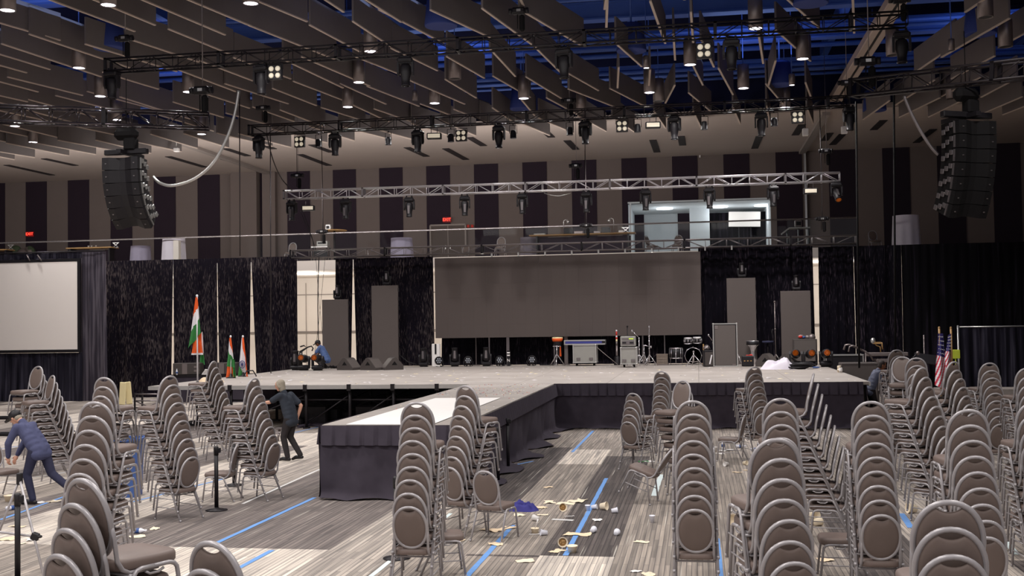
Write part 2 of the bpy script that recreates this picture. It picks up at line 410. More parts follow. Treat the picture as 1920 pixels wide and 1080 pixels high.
# ------------------------------------------------------------------ roof void: beams, ducts, pipes
rr=random.Random(5)
for i,(y,z,h) in enumerate(((25,12.4,.5),(29.5,12.6,.45),(33.5,12.3,.5),(38,12.5,.5),(42,12.3,.4))):
    mb=MB(); mb.box((-11.7,y,z),(58,.22,h)); mb.box((-11.7,y,z-h/2),(58,.42,.05)); mb.box((-11.7,y,z+h/2),(58,.42,.05))
    o=mb.build('roof_beam',M['roofpipe']); tag(o,'blue painted steel roof beam crossing above the baffles','beam','blue roof beams')
for i,(x) in enumerate((-26,-17,-9,-2,5,12)):
    mb=MB(); mb.box((x,32,13.2),(.25,24,.5)); o=mb.build('roof_joist',M['roofpipe']); tag(o,'blue painted roof joist running away from the camera above the baffles','beam','blue roof joists')
for i in range(12):
    y=24+i*1.7; z=11.9+rr.random()*.8; r=rr.choice((.05,.06,.09))
    mb=MB(); mb.tube([(-41,y,z),(17,y,z)],r,8); o=mb.build('roof_pipe',M['roofpipe']); tag(o,'blue painted pipe crossing the roof void above the baffles','pipe','blue roof pipes')
for (u,v,y) in ((255,85,33),(1120,60,30),(700,20,30),(1560,60,34)):
    q=P(u,v,y); mb=MB(); mb.box((q.x,y,13.65),(1.3,8,.6),None,.05); o=mb.build('air_duct',M['roofblue']); tag(o,'dark blue rectangular air duct above the baffles','duct','blue air ducts')
# ------------------------------------------------------------------ ceiling baffles
bq=G(1590,150,11.3); XB=bq.x
mb=MB(); mb.box((XB,32,11.35),(.5,24,.28),None,.03)
mb.mi=1; mb.box((XB,32,11.2),(.07,24,.02))
o=mb.build('ceiling_beam',[M['bafflelight'],M['black']]); tag(o,'straight tan ceiling beam with a dark slot dividing the two baffle fields','beam')
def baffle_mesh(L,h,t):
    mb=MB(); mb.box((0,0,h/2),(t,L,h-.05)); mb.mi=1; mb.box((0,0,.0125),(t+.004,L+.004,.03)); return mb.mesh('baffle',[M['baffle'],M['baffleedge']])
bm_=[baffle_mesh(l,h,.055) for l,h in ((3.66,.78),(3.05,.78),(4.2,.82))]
rb=random.Random(12); nb=0
def put_baffle(x,y,ang,me,z,label,group):
    global nb
    o=bpy.data.objects.new('acoustic_baffle',me); COL.objects.link(o); o.location=(x,y,z); o.rotation_euler=(0,0,-ang); nb+=1
    tag(o,label,'baffle',group)
for row in range(7):
    yc=21.6+row*3.55
    # only the part of the row the lens can take in
    xa=P(-60,60,yc).x; xb=P(1980,60,yc).x
    n=int((xb-xa)/1.22)
    for k in range(n):
        x=xa+k*1.22+rb.uniform(-.2,.2)+(row%2)*.5; y=yc+rb.uniform(-.7,.7)
        if y>40.6 or abs(x-XB)<1.3: continue
        if x>XB:
            ang=math.radians(-11+rb.uniform(-4,4)); lab='grey-brown acoustic baffle hanging right of the tan ceiling beam'; gr='baffles right of the ceiling beam'
            if rb.random()<.12: continue
        elif x>-6.5:
            ang=math.radians(9+rb.uniform(-19,12)); lab='grey-brown acoustic baffle, oddly angled, in the gappy blue field over the stage'; gr='loose baffles over the stage'
            if rb.random()<.14: continue
        else:
            ang=math.radians(10+rb.uniform(-5,5)); lab='grey-brown acoustic baffle in the dense field over the left hall'; gr='dense baffles over the left of the hall'
            if rb.random()<.13: continue
        me=rb.choice(bm_)
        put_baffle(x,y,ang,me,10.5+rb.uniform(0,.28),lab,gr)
xa=P(-40,230,42.2).x; xb=P(1960,230,42.2).x; k=0
while xa+k*1.3<xb:
    x=xa+k*1.3+rb.uniform(-.25,.25); k+=1
    if abs(x-XB)<1.1: continue
    if x>XB: a_,l_,g_=-11,'grey-brown acoustic baffle hanging right of the tan ceiling beam','baffles right of the ceiling beam'
    elif x>-6.5: a_,l_,g_=9,'grey-brown acoustic baffle, oddly angled, in the gappy blue field over the stage','loose baffles over the stage'
    else: a_,l_,g_=10,'grey-brown acoustic baffle in the dense field over the left hall','dense baffles over the left of the hall'
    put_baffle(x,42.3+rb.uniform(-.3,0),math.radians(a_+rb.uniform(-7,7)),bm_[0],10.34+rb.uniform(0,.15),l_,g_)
# ------------------------------------------------------------------ ceiling cans
def can_mesh(r,h,lit):
    mb=MB(); mb.lathe([(r*.86,.03),(r*.86,0),(r,0),(r,h),(r*.9,h+.03),(0.001,h+.03)],n=20); return mb
def downlight(name,u,v,z,r,h,lit,label,group,rod=True,matc='can',lm='lamp'):
    q=G(u,v,z); t=thing(name,label,'downlight',q,0,group)
    can_mesh(r,h,lit).build('can',M[matc],t)
    mb=MB(); mb.cyl((0,0,.012),(0,0,.035),r*.85,20); mb.build('lamp_face',M[lm] if lit else M['black'],t)
    if rod:
        mb=MB(); mb.tube([(0,0,h),(0,0,ZD-z)],.015,6); mb.build('rod',M['roofpipe'],t)
    return q,t
LIGHTS=[]
for (u,v) in ((14,20),(203,10),(148,128),(188,181),(28,237),(62,267),(353,173),(218,225),(378,252),(695,97),(673,155),(652,201),(815,194),(982,185),(1417,54),(1505,111),(1294,122),(1394,166),(1218,174),(1472,202),(470,7)):
    q,t=downlight('downlight',u,v,10.4,.19,.75,True,'lit cylindrical grey downlight hanging among the baffles','lit downlights')
    LIGHTS.append(q)
for (u,v) in ((853,148),(1674,104),(1848,33),(1785,185),(1235,190),(1090,212),(1886,88)):
    downlight('downlight',u,v,10.4,.19,.75,False,'unlit cylindrical grey downlight hanging among the baffles','unlit downlights')
for (u,v) in ((1485,160),(1212,128)):
    q,t=downlight('small_downlight',u,v,10.4,.10,.34,True,'small lit pendant downlight on a thin rod','small lit pendants'); LIGHTS.append(q)
for (u,v) in ((778,188),(1784,95)):
    downlight('small_downlight',u,v,10.4,.09,.3,False,'small unlit pendant downlight on a thin rod','small unlit pendants')
for (u,v) in ((827,50),(1640,208),(1838,65),(1462,160),(978,205),(1184,97),(1520,8),(205,92)):
    q=G(u,v,10.7); t=thing('roof_drum',"big bell-shaped drum painted the blue of the roof void",'fixture',q,0,'blue drums')
    mb=MB(); mb.lathe([(.42,0),(.44,.03),(.36,.75),(.3,.8),(.001,.82)],n=20); mb.mi=1; mb.lathe([(.001,.02),(.42,.02)],n=20); mb.build('drum',[M['roofblue'],M['roofpipe']],t)
    mb=MB(); mb.tube([(0,0,.8),(0,0,ZD-10.7)],.03,6); mb.build('rod',M['roofpipe'],t)
# hanging white speakers under the soffit, exit signs, soffit beacon
for i,(u,v) in enumerate(((1510,248),(1583,244))):
    q=P(u,v,43.0); t=thing('hanging_box','white box hanging on a dark pole %s the long dark ceiling joint'%('just left of' if i==0 else 'to the right of'),'box',q)
    mb=MB(); mb.box((0,0,0),(.22,.2,.28),None,.02); mb.build('housing',M['white'],t)
    mb=MB(); mb.tube([(0,0,.14),(0,0,1.5)],.02,6); mb.build('pole',M['blackmetal'],t)
q=P(331,281,43.0); t=thing('hanging_box','small white box hanging on a thin rod right of the left speaker array','box',q)
mb=MB(); mb.box((0,0,0),(.2,.2,.16),None,.02); mb.build('housing',M['white'],t); mb=MB(); mb.tube([(0,0,.08),(0,0,1.3)],.012,6); mb.build('rod',M['alu'],t)
EM=mat('exit_sign_red',(255,70,50),.5,0,.02,4,emit=(255,50,35),es=3.2); EB=mat('exit_sign_housing',(60,14,16),.5,0,.1,4,emit=(120,12,12),es=.5)
def text_mesh(s,size,name,m,parent,loc,rot):
    cu=bpy.data.curves.new(name,'FONT'); cu.body=s; cu.size=size; cu.align_x='CENTER'; cu.align_y='CENTER'; cu.extrude=.004
    to=bpy.data.objects.new('tmp_text',cu); COL.objects.link(to)
    dg=bpy.context.evaluated_depsgraph_get(); me=bpy.data.meshes.new_from_object(to.evaluated_get(dg)); bpy.data.objects.remove(to)
    me.materials.clear(); me.materials.append(m)
    o=bpy.data.objects.new(name,me); COL.objects.link(o); o.parent=parent; o.location=loc; o.rotation_euler=rot; return o
for (u,v,lab) in ((838,412,'red lit EXIT sign over the brown balcony doors'),(56,439,'red lit EXIT sign at the far left of the striped wall')):
    q=P(u,v,YB-.12); t=thing('exit_sign',lab,'sign',q)
    mb=MB(); mb.box((0,0,0),(.42,.08,.26),None,.01); mb.build('housing',EB,t)
    text_mesh('EXIT',.21,'lettering',EM,t,(0,-.045,0),(PI/2,0,0))
q=P(1312,287,YB-.1); t=thing('beacon','small red glowing beacon at the top of the striped wall','light',q); mb=MB(); mb.ell((0,0,0),(.09,.06,.05),10,6); mb.build('lens',EM,t); mb=MB(); mb.box((0,.03,-.12),(.06,.05,.18)); mb.build('stem',M['white'],t)
# ------------------------------------------------------------------ trusses
def truss(name,label,a,b,m,h=.305,r=.025,seg=.62,split=None,grp=None):
    a=Vector(a); b=Vector(b); d=b-a; L=d.length; ang=math.atan2(d.y,d.x); tilt=math.asin(d.z/L)
    t=thing(name,label,'truss',a,0,grp,rot=(0,-tilt,ang)); hh=h/2
    for sy in(-1,1):
        for sz in(-1,1):
            mb=MB(); mb.tube([(0,sy*hh,sz*hh),(L,sy*hh,sz*hh)],r,8); mb.build('chord',m,t)
    n=max(1,int(round(L/seg))); s=L/n; mb=MB()
    for i in range(n+1):
        x=i*s
        for sy in(-1,1): mb.tube([(x,sy*hh,-hh),(x,sy*hh,hh)],r*.5,5)
        for sz in(-1,1): mb.tube([(x,-hh,sz*hh),(x,hh,sz*hh)],r*.5,5)
        if i<n:
            e=1 if i%2 else -1
            for sy in(-1,1): mb.tube([(x+.04,sy*hh,-e*hh),(x+s-.04,sy*hh,e*hh)],r*.5,5)
            mb.tube([(x+.04,-e*hh,-hh),(x+s-.04,e*hh,-hh)],r*.5,5)
    mb.build('bracing',m,t)
    for i in range(0,n+1,5):
        mb=MB(); mb.box((i*s,-hh,0),(.07,.05,h+.05)); mb.box((i*s,hh,0),(.07,.05,h+.05)); mb.box((i*s,0,hh),(.07,h+.05,.04)); mb.box((i*s,0,-hh),(.07,h+.05,.04))
        mb.build('joint_collar',M['blackmetal'] if m is not M['trussbright'] else M['midmetal'],t)
    return t
Y1_,Y2_,Y3_,Y4_=26.3,35.2,40.0,43.15
truss('lighting_truss','topmost black lighting truss, nearest the camera',P(203,124,Y1_),P(1700,36,Y1_),M['blackmetal'])
truss('lighting_truss','long dark lighting truss in front of the pale soffit',P(470,245,Y2_),P(1592,190,Y2_),M['darkmetal'])
truss('lighting_truss','bright silver lighting truss across the front of the balcony',P(535,366,Y3_),P(1574,332,Y3_),M['trussbright'])
truss('screen_truss','grey truss at balcony floor level carrying the big screen',P(547,477,Y4_),P(1604,449,Y4_),M['midmetal'],seg=.8)
truss('speaker_truss','shiny short truss at the left edge above the left speaker array',P(-60,212,19.6),P(392,228,21.3),M['trussshiny'],seg=.5)
truss('speaker_truss','dark truss at the right edge above the right speaker array',P(1602,166,22.0),P(1990,122,19.6),M['darkmetal'],seg=.55)
# clamps along the bottom of the screen truss
for i in range(10):
    u=922+i*50; v=478.5-i*1.55
    q=P(u,v,Y4_-.17); mb=MB(); mb.box((0,0,0),(.06,.06,.16),None,.01); mb.tube([(0,-.03,.03),(0,-.09,.03)],.015,6)
    o=mb.build('screen_clamp',M['alu'],loc=q); tag(o,'small bright clamp hanging under the screen truss above the big screen','clamp','clamps on the screen truss')
# ------------------------------------------------------------------ chain hoists
def hoist_proto():
    t=thing('chain_hoist','','hoist',(0,0,-50))
    mb=MB(); mb.box((-.03,0,.28),(.36,.18,.17),None,.05); mb.cyl((-.27,0,.28),(-.19,0,.28),.07,10); mb.cyl((.14,0,.28),(.21,0,.28),.075,10); mb.build('motor',M['black'],t)
    mb=MB(); mb.box((.05,0,-.02),(.13,.13,.40),None,.04); mb.tube([(-.06,0,.2),(-.06,0,-.15)],.012,6); mb.build('chain_bag',M['rubber'],t)
    mb=MB(); mb.box((-.02,-.092,.28),(.1,.01,.06)); mb.build('label_plate',M['alu'],t)
    mb=MB(); mb.tube([(.0,0,.36),(0,0,4.6)],.010,6); mb.build('chain',M['midmetal'],t)
    return t
HP=hoist_proto(); first=True
for (u,v,Y,lab) in ((235,92,Y1_,'black chain hoist at the left end of the topmost truss'),(975,42,Y1_,'black chain hoist at the middle of the topmost truss'),(1690,22,Y1_,'black chain hoist at the right end of the topmost truss'),
    (495,218,Y2_,'black chain hoist at the left end of the dark soffit truss'),(1068,205,Y2_,'black chain hoist at the middle of the dark soffit truss'),(1588,172,Y2_,'black chain hoist at the right end of the dark soffit truss'),
    (559,343,Y3_,'chain hoist at the left end of the silver truss'),(1081,325,Y3_,'chain hoist at the middle of the silver truss'),(1550,298,Y3_,'chain hoist at the right end of the silver truss'),
    (605,447,Y4_,'chain hoist at the left end of the screen truss'),(1100,436,Y4_,'chain hoist with cable bundle at the middle of the screen truss'),(1543,424,Y4_,'chain hoist at the right end of the screen truss'),
    (380,195,21.2,'chain hoist at the right end of the short left truss'),(1630,142,21.9,'chain hoist at the left end of the right-hand dark truss')):
    q=P(u,v,Y)
    if first: HP.location=q; HP['label']=lab; first=False
    else: copy_tree(HP,q,0,lab)
# ------------------------------------------------------------------ moving-head lights
def mover(facing='down'):
    """hanging/standing fixture; local -Z is the way it hangs"""
    t=thing('moving_head_light','','stage light',(0,0,-50))
    mb=MB(); mb.tube([(-.1,0,.06),(-.1,0,0)],.03,6); mb.tube([(.1,0,.06),(.1,0,0)],.03,6); mb.box((0,0,-.02),(.3,.1,.03)); mb.build('clamp',M['blackmetal'],t)
    mb=MB(); mb.box((0,0,-.1),(.38,.28,.11),None,.03); mb.box((0,0,-.03),(.26,.2,.05),None,.015); mb.build('base',M['black'],t)
    mb=MB()
    for sx in(-1,1): mb.prism([(-.07,-.14),(.07,-.14),(.075,-.40),(.03,-.48),(-.03,-.48),(-.075,-.40)],sx*.155,sx*.205,lambda a,b,c:(c,a,b))
    mb.box((0,0,-.165),(.40,.12,.04),None,.01); mb.build('yoke',M['black'],t)
    if facing=='down': R=Matrix.Identity(3); c=Vector((0,0,-.40))
    elif facing=='front': R=Euler((PI/2*.93,0,0)).to_matrix(); c=Vector((0,0,-.40))
    elif facing=='floor_front': R=Euler((-PI/2*1.08,0,0)).to_matrix(); c=Vector((0,0,-.40))
    elif facing=='tilt': R=Euler((.7,0,.3)).to_matrix(); c=Vector((0,0,-.40))
    # head built around c with its beam along local -Z of R (front = rotated +... )
    S=-1 if facing!='floor_front' else 1
    Rh=R@Euler((PI,0,0)).to_matrix() if facing!='floor_front' else R
    mb=MB(); mb.lathe([(.001,-.20),(.10,-.20),(.135,-.15),(.14,.02),(.11,.16),(.105,.30),(.118,.31),(.118,.335),(.09,.335)],c,14,Rh); h=mb.build('head',M['black'],t)
    mb=MB(); mb.lathe([(.001,.339),(.09,.339)],c,14,Rh); mb.build('lens',M['lensdark'] if facing=='down' else M['amber'],h)
    if facing!='floor_front': mb=MB(); mb.prism([(-.045,-.08),(.045,-.08),(.035,.22),(-.035,.22)],-.138,-.128,lambda a,b,cc:Rh@Vector((a,cc if abs(Rh[2][2])>.5 else -cc,b))+c); mb.build('side_badge',M['midmetal'],h)
    return t
MV=mover('down'); used=[False]
def put_mover(u,v,Y,lab,rz=0.0,grp=None,s=1.0,proto=None):
    p=proto or MV
    q=P(u,v,Y); o=copy_tree(p,q,rz,lab,grp); o.scale=(s,s,s); return o
names=['first','second','third','fourth','fifth','sixth','seventh','eighth','ninth','tenth']
for i,(u,v) in enumerate(((210,132),(490,122),(760,106),(1057,90),(1371,72),(1690,58))):
    put_mover(u,v,Y1_,'black moving-head light hanging under the topmost truss, %s from its left end'%names[i],rz=random.uniform(-.3,.3),s=1.0)
for i,(u,v) in enumerate(((485,256),(628,250),(783,244),(935,235),(1097,227),(1264,218),(1427,211),(1593,200))):
    put_mover(u,v,Y2_,'black moving-head light hanging under the dark soffit truss, %s from its left end'%names[i],rz=random.uniform(-.4,.4))
MV2=mover('tilt')
for i,(u,v) in enumerate(((547,377),(648,374),(767,370),(871,367),(979,363),(1099,360),(1210,356),(1330,352),(1449,348),(1568,341))):
    put_mover(u,v,Y3_,'moving-head light hanging under the silver truss, %s from its left end'%names[i],rz=PI+random.uniform(-.25,.25),proto=MV2 if i==9 else MV)
# standing: on floor, towers
def stand_mover(q,lab,front,rz=0,s=1.0):
    p=MVF if front else MV
    o=copy_tree(p,q,0,lab,None,rot=(PI,0,rz)); o.scale=(s,s,s); return o
MVF=mover('floor_front')
# ------------------------------------------------------------------ small truss lamps
def par_proto():
    t=thing('par_can','','stage light',(0,0,-50))
    mb=MB(); mb.tube([(-.12,0,-.32),(-.12,0,-.06),(.12,0,-.06),(.12,0,-.32)],.012,6); mb.tube([(0,0,0),(0,0,-.06)],.02,6); mb.build('yoke',M['blackmetal'],t)
    mb=MB(); mb.lathe([(.001,-.2),(.08,-.22),(.1,-.3),(.105,-.46),(.115,-.47)],(0,0,0),12); h=mb.build('can',M['black'],t)
    mb=MB(); mb.lathe([(.001,-.473),(.108,-.473)],(0,0,0),12); mb.build('lens',M['lens'],h); return t
PP=par_proto()
for i,(u,v) in enumerate(((597,249),(728,245),(845,239),(962,232),(1068,226),(1195,220),(1320,215),(1451,208))):
    copy_tree(PP,P(u,v,Y2_),random.uniform(-.5,.5),'small black par can under the dark soffit truss, %s from its left end'%names[i])
def blind_proto():
    t=thing('blinder_light','','stage light',(0,0,-50))
    mb=MB(); mb.tube([(-.2,0,-.2),(-.2,0,-.04),(.2,0,-.04),(.2,0,-.2)],.012,6); mb.build('yoke',M['blackmetal'],t)
    mb=MB(); mb.box((0,0,-.27),(.37,.12,.37),None,.015); mb.build('housing',M['black'],t)
    for sx in(-1,1):
        for sz in(-1,1):
            mb=MB(); mb.lathe([(.001,.03),(.05,.025),(.068,0)],(sx*.085,-.062,-.27+sz*.085),14,Euler((PI/2,0,0)).to_matrix()); mb.build('lamp',M['lampwarm'],t)
    return t
BP=blind_proto()
for (u,v,Y,lab) in ((516,116,Y1_,'four-lamp blinder on the topmost truss, left half'),(1320,74,Y1_,'four-lamp blinder on the topmost truss, right half'),(562,251,Y2_,'leftmost four-lamp blinder on the dark soffit truss'),(865,239,Y2_,'second four-lamp blinder from the left on the dark soffit truss'),(1166,221,Y2_,'third four-lamp blinder from the left on the dark soffit truss'),(1495,204,Y2_,'rightmost four-lamp blinder on the dark soffit truss')):
    copy_tree(BP,P(u,v,Y),random.uniform(-.15,.15),lab)
def strip_proto():
    t=thing('strip_light','','stage light',(0,0,-50))
    mb=MB(); mb.tube([(-.1,0,0),(-.1,0,-.2)],.012,6); mb.tube([(.1,0,0),(.1,0,-.2)],.012,6); mb.build('bracket',M['midmetal'],t)
    mb=MB(); mb.box((0,0,-.27),(.48,.2,.2),None,.02); mb.build('housing',M['black'],t)
    mb=MB(); mb.box((0,-.1,-.27),(.40,.02,.13),None,.005); mb.build('panel',M['lampwarm'],t); return t
SP=strip_proto()
for (u,v,Y,lab) in ((814,240,Y2_,'strip light with pale face on the dark soffit truss, left half'),(1224,219,Y2_,'strip light with pale face on the dark soffit truss, right half'),(578,377,Y3_,'pale-faced strip light at the left end of the silver truss'),(1519,344,Y3_,'pale-faced strip light at the right end of the silver truss')):
    copy_tree(SP,P(u,v,Y),.1,lab)
# ------------------------------------------------------------------ line arrays
def line_array(q,label,rz,n,w,h,d,facem,rigm,curve,barx):
    t=thing('line_array_speaker',label,'speaker',q,rz)
    mb=MB(); mb.box((0,0,0),(barx,.12,.11),None,.015); mb.box((0,.15,-.02),(.1,.9,.08)); mb.build('fly_bar',M['black'],t)
    mb=MB(); mb.box((0,0,.36),(.5,.24,.24),None,.08); mb.box((.1,0,.15),(.25,.2,.25),None,.03); mb.tube([(0,0,.48),(0,0,1.5)],.008,6); mb.build('motor',M['rubber'],t)
    ang=0; p=Vector((0,-d/2,-.13))
    for i in range(n):
        ang=curve*(i/(n-1))**1.3
        R=Euler((ang,0,0)).to_matrix()
        # module hangs from its top front edge p
        mm=MB()
        # body wedge
        body=[(-w/2,0),(-w/2*.62,.0),(-.06,.09),(.06,.09),(w/2*.62,.0),(w/2,0),(w/2,d*.35),(w/2*.8,d),(-w/2*.8,d),(-w/2,d*.35)]
        mm.prism(body,-.008,-h+.008,lambda a,b,c:R@Vector((a,b,c))+p)
        o=mm.build('cabinet',M[facem],t)
        if i<n: 
            for sx in(-1,1):
                rg=MB()
                for k_ in range(3):
                    rg.box(R@Vector((sx*(w/2+.005),d*(.35+.18*k_),-h*(.3+.2*k_)))+p,(.03,d*.16,h*.34),R,.006)
                rg.bar(R@Vector((sx*(w/2+.012),d*.2,-.02))+p,R@Vector((sx*(w/2+.012),d*.2,-h+.02))+p,.02,.03)
                rg.build('rigging',M[rigm],o)
            lg=MB()
            for sx in(-1,1): lg.box(R@Vector((sx*w*.39,-.004,-h*.5))+p,(.03,.01,.02),R)
            lg.build('badge',M['midmetal'],o)
        p=p+R@Vector((0,0,-h))
    return t
line_array(P(237,285,20.6),'left line array of black speaker cabinets curving down from its chain hoist',math.radians(-2),6,.78,.26,.5,'black','alu',math.radians(46),.93)
line_array(P(1812,216,20.6),'right line array of black speaker cabinets in the dark right corner',math.radians(28),7,.80,.25,.55,'rubber','midmetal',math.radians(24),1.05)
# cables looping to the arrays
def cable(pts,r,label,m='alu',cat='cable',name='cable'):
    # Catmull-Rom through points
    P_=[Vector(p) for p in pts]; out=[]
    for i in range(len(P_)-1):
        p0=P_[max(i-1,0)];p1=P_[i];p2=P_[i+1];p3=P_[min(i+2,len(P_)-1)]
        for k in range(6):
            t=k/6; out.append(.5*((2*p1)+(p2-p0)*t+(2*p0-5*p1+4*p2-p3)*t*t+(3*p1-p0-3*p2+p3)*t**3))
    out.append(P_[-1]); mb=MB(); mb.tube(out,r,7); o=mb.build(name,M[m]); tag(o,label,cat); return o
Yc=20.9
cable([P(448,170,Yc),P(440,215,Yc),P(425,260,Yc),P(400,305,Yc),P(365,335,Yc),P(325,348,Yc),P(300,343,Yc),P(287,331,Yc)],.03,'pale cable bundle swooping down to the left speaker array','alu')
cable([P(1695,180,Yc),P(1710,215,Yc),P(1730,252,Yc),P(1748,278,Yc),P(1760,290,Yc)],.03,'grey cable hanging in a curve to the right speaker array','midmetal')
cable([P(500,252,Y2_),P(512,300,36.5),P(528,335,38.5),P(548,357,39.8)],.02,'thin dark cable drooping from the dark soffit truss to the silver truss','blackmetal')
for i,(u0,v0,u1,v1,Y,rr_,lab) in enumerate(((449,178,450,480,36.0,.018,'thin grey rope hanging straight down right of the left speaker array, left of a pair'),(507,250,508,700,36.0,.018,'thin grey rope hanging straight down right of the left speaker array, right of a pair'),
    (1605,190,1611,690,31.5,.03,'thick dark rope hanging in front of the black drapes, left of a pair'),(1676,175,1679,690,31.5,.03,'thick dark rope hanging in front of the black drapes, right of a pair'),(556,255,557,330,Y3_,.012,'thin wire above the left end of the silver truss'),(603,255,606,440,Y3_+.6,.014,'thin wire behind the left end of the silver truss'),(1537,205,1542,430,Y3_+.6,.014,'thin wire behind the right end of the silver truss'),(1097,265,1097,440,Y3_+.4,.016,'thin wire behind the middle of the silver truss'))):
    mb=MB(); mb.tube([P(u0,v0,Y),P(u1,v1,Y)],rr_,6); o=mb.build('hanging_rope',M['rubber'] if i in(2,3) else M['darkmetal']); tag(o,lab,'rope')
for i,(pts) in enumerate((((598,480),(596,560),(597,640),(598,690)),((592,480),(598,560),(606,640),(612,690)),((610,480),(604,540),(596,620),(586,690)))):
    cable([P(u,v,43.0) for u,v in pts],.02 if i==0 else .008,('thick black cable bundle','thin black cable left of the bundle','thin black cable crossing the bundle')[i]+' hanging in the bright gap between drapes','black')
for i,(pts) in enumerate((((563,395),(575,425),(586,450),(588,468)),((568,395),(580,430),(592,468)))):
    cable([P(u,v,41.5) for u,v in pts],.012,'dark cable dropping from the silver truss to the screen truss, '+('left' if i==0 else 'right')+' of two','black')
cable([P(960+60,362,Y3_),P(1035,366,Y3_),P(1050,367,Y3_),P(1070,362,Y3_)],.01,'thin pale cable sagging under the middle of the silver truss','alu')
def D(u,v):
    q=G(u,v,1.22)
    if q.y>42.45: q=P(u,v,42.45); q.z=1.22
    return q
# ------------------------------------------------------------------ stage and runway
ZT=1.22
SX0,SX1=-15.6,4.33; SY0,SY1=29.85,43.3
CX0,CX1=-6.2,-3.86; CY0=17.72
t=thing('stage','wide grey modular stage with a runway slot at its front','stage',(0,0,0))
mb=MB(); mb.box(((SX0+SX1)/2,(SY0+SY1)/2,ZT-.04),(SX1-SX0,SY1-SY0,.08)); mb.build('deck',M['deck'],t)
mb=MB(); mb.box(((SX0+CX0)/2,SY0-.02,ZT-.06),(CX0-SX0,.05,.1)); mb.box((SX0-.02,(SY0+SY1)/2,ZT-.06),(.05,SY1-SY0,.1)); mb.box((SX1+.02,(SY0+SY1)/2,ZT-.06),(.05,SY1-SY0,.1)); mb.build('edge_profile',M['alu'],t)
def leg_post(x,y,clamp=False): 
    mb=MB(); mb.tube([(x,y,0),(x,y,ZT-.09)],.045,8); mb.box((x,y,.02),(.16,.16,.04))
    if clamp: mb.box((x,y-.10,ZT-.07),(.11,.06,.18))
    return mb
post_x=[P(u,760,SY0).x for u in (432,573,655,737,820)]
for x in post_x: leg_post(x,SY0+.06,True).build('leg',M['blackmetal'],t)
for x in post_x+[-15.2]:
    for y in (SY0+2.5,SY0+5): leg_post(x+.4,y).build('leg',M['blackmetal'],t)
for y in (SY0+.3,SY0+2.5,SY0+5): leg_post(SX1-.05,y).build('leg',M['midmetal'],t)
mb=MB()
for a,b in zip(post_x,post_x[1:]):
    mb.tube([(a,SY0+.1,.12),(b,SY0+.1,.95)],.02,6); mb.tube([(a,SY0+.1,.8),(b,SY0+.1,.8)],.025,6)
    mb.tube([(a+.4,SY0+2.5,.95),(b+.4,SY0+2.5,.12)],.02,6); mb.tube([(a+.4,SY0+2.5,.6),(b+.4,SY0+2.5,.6)],.025,6); mb.tube([(a+.2,SY0+5,.2),(b+.2,SY0+5,.9)],.02,6)
    mb.tube([(b,SY0+.1,.8),(b+.4,SY0+2.5,.8)],.02,6); mb.tube([(b,SY0+.1,.2),(b+.4,SY0+5,.8)],.02,6)
mb.build('bracing',M['blackmetal'],t)
mb=MB(); mb.box(((SX0+CX0)/2+.5,SY0+7.2,.55),(CX0-SX0,.1,1.1)); mb.build('void_sheet',M['velour'],t)  # added dark sheet standing in for the unlit void under the deck
# clutter silhouettes under the stage
for i in range(9):
    u=560+i*28; q=P(u,775,SY0+1.2+.35*(i%4)); mb=MB(); s_=.25+.12*((i*7)%4)
    mb.box((0,0,s_*.45),(s_*1.6,.5,s_*.9),None,.04); mb.box((0,-.26,s_*.5),(.12,.03,.05)); mb.tube([(-s_*.7,-.2,s_*.9),(0,-.2,s_*1.15),(s_*.7,-.2,s_*.9)],.015,6)
    o=mb.build('equipment_crate',[M['black'],M['blackmetal']][i%2],loc=(q.x,q.y,0)); tag(o,'dark equipment crate stored in the shadow under the open left half of the stage','crate','crates under the stage')
t=thing('runway','grey runway projecting from the stage towards the chairs','runway',(0,0,0))
mb=MB(); mb.box(((CX0+CX1)/2,(CY0+SY0)/2,ZT-.04),(CX1-CX0,SY0-CY0-.05,.08)); mb.build('deck',M['deck'],t)
for y in (18.2,21.5,25,28.5):
    for x in (CX0+.25,CX1-.25): mb=leg_post(x,y); mb.build('leg',M['blackmetal'],t)
# white runway mat
a,b,c,d=G(655,797,ZT),G(815,796,ZT),G(930,747,ZT),G(800,747,ZT)
mb=MB(); y0=CY0+.02; y1=(c.y+d.y)/2
mb.add([(CX0+.42,y0,ZT+.012),(CX1-.45,y0,ZT+.012),(CX1-.45,y1,ZT+.012),(CX0+.42,y1,ZT+.012)],[(0,1,2,3)])
mb.add([(CX0+.42,y0,ZT+.001),(CX1-.45,y0,ZT+.001),(CX1-.45,y0,ZT+.012),(CX0+.42,y0,ZT+.012)],[(0,1,2,3)])
o=mb.build('runway_mat',M['white']); tag(o,'flat white panel laid along the near half of the runway','mat')
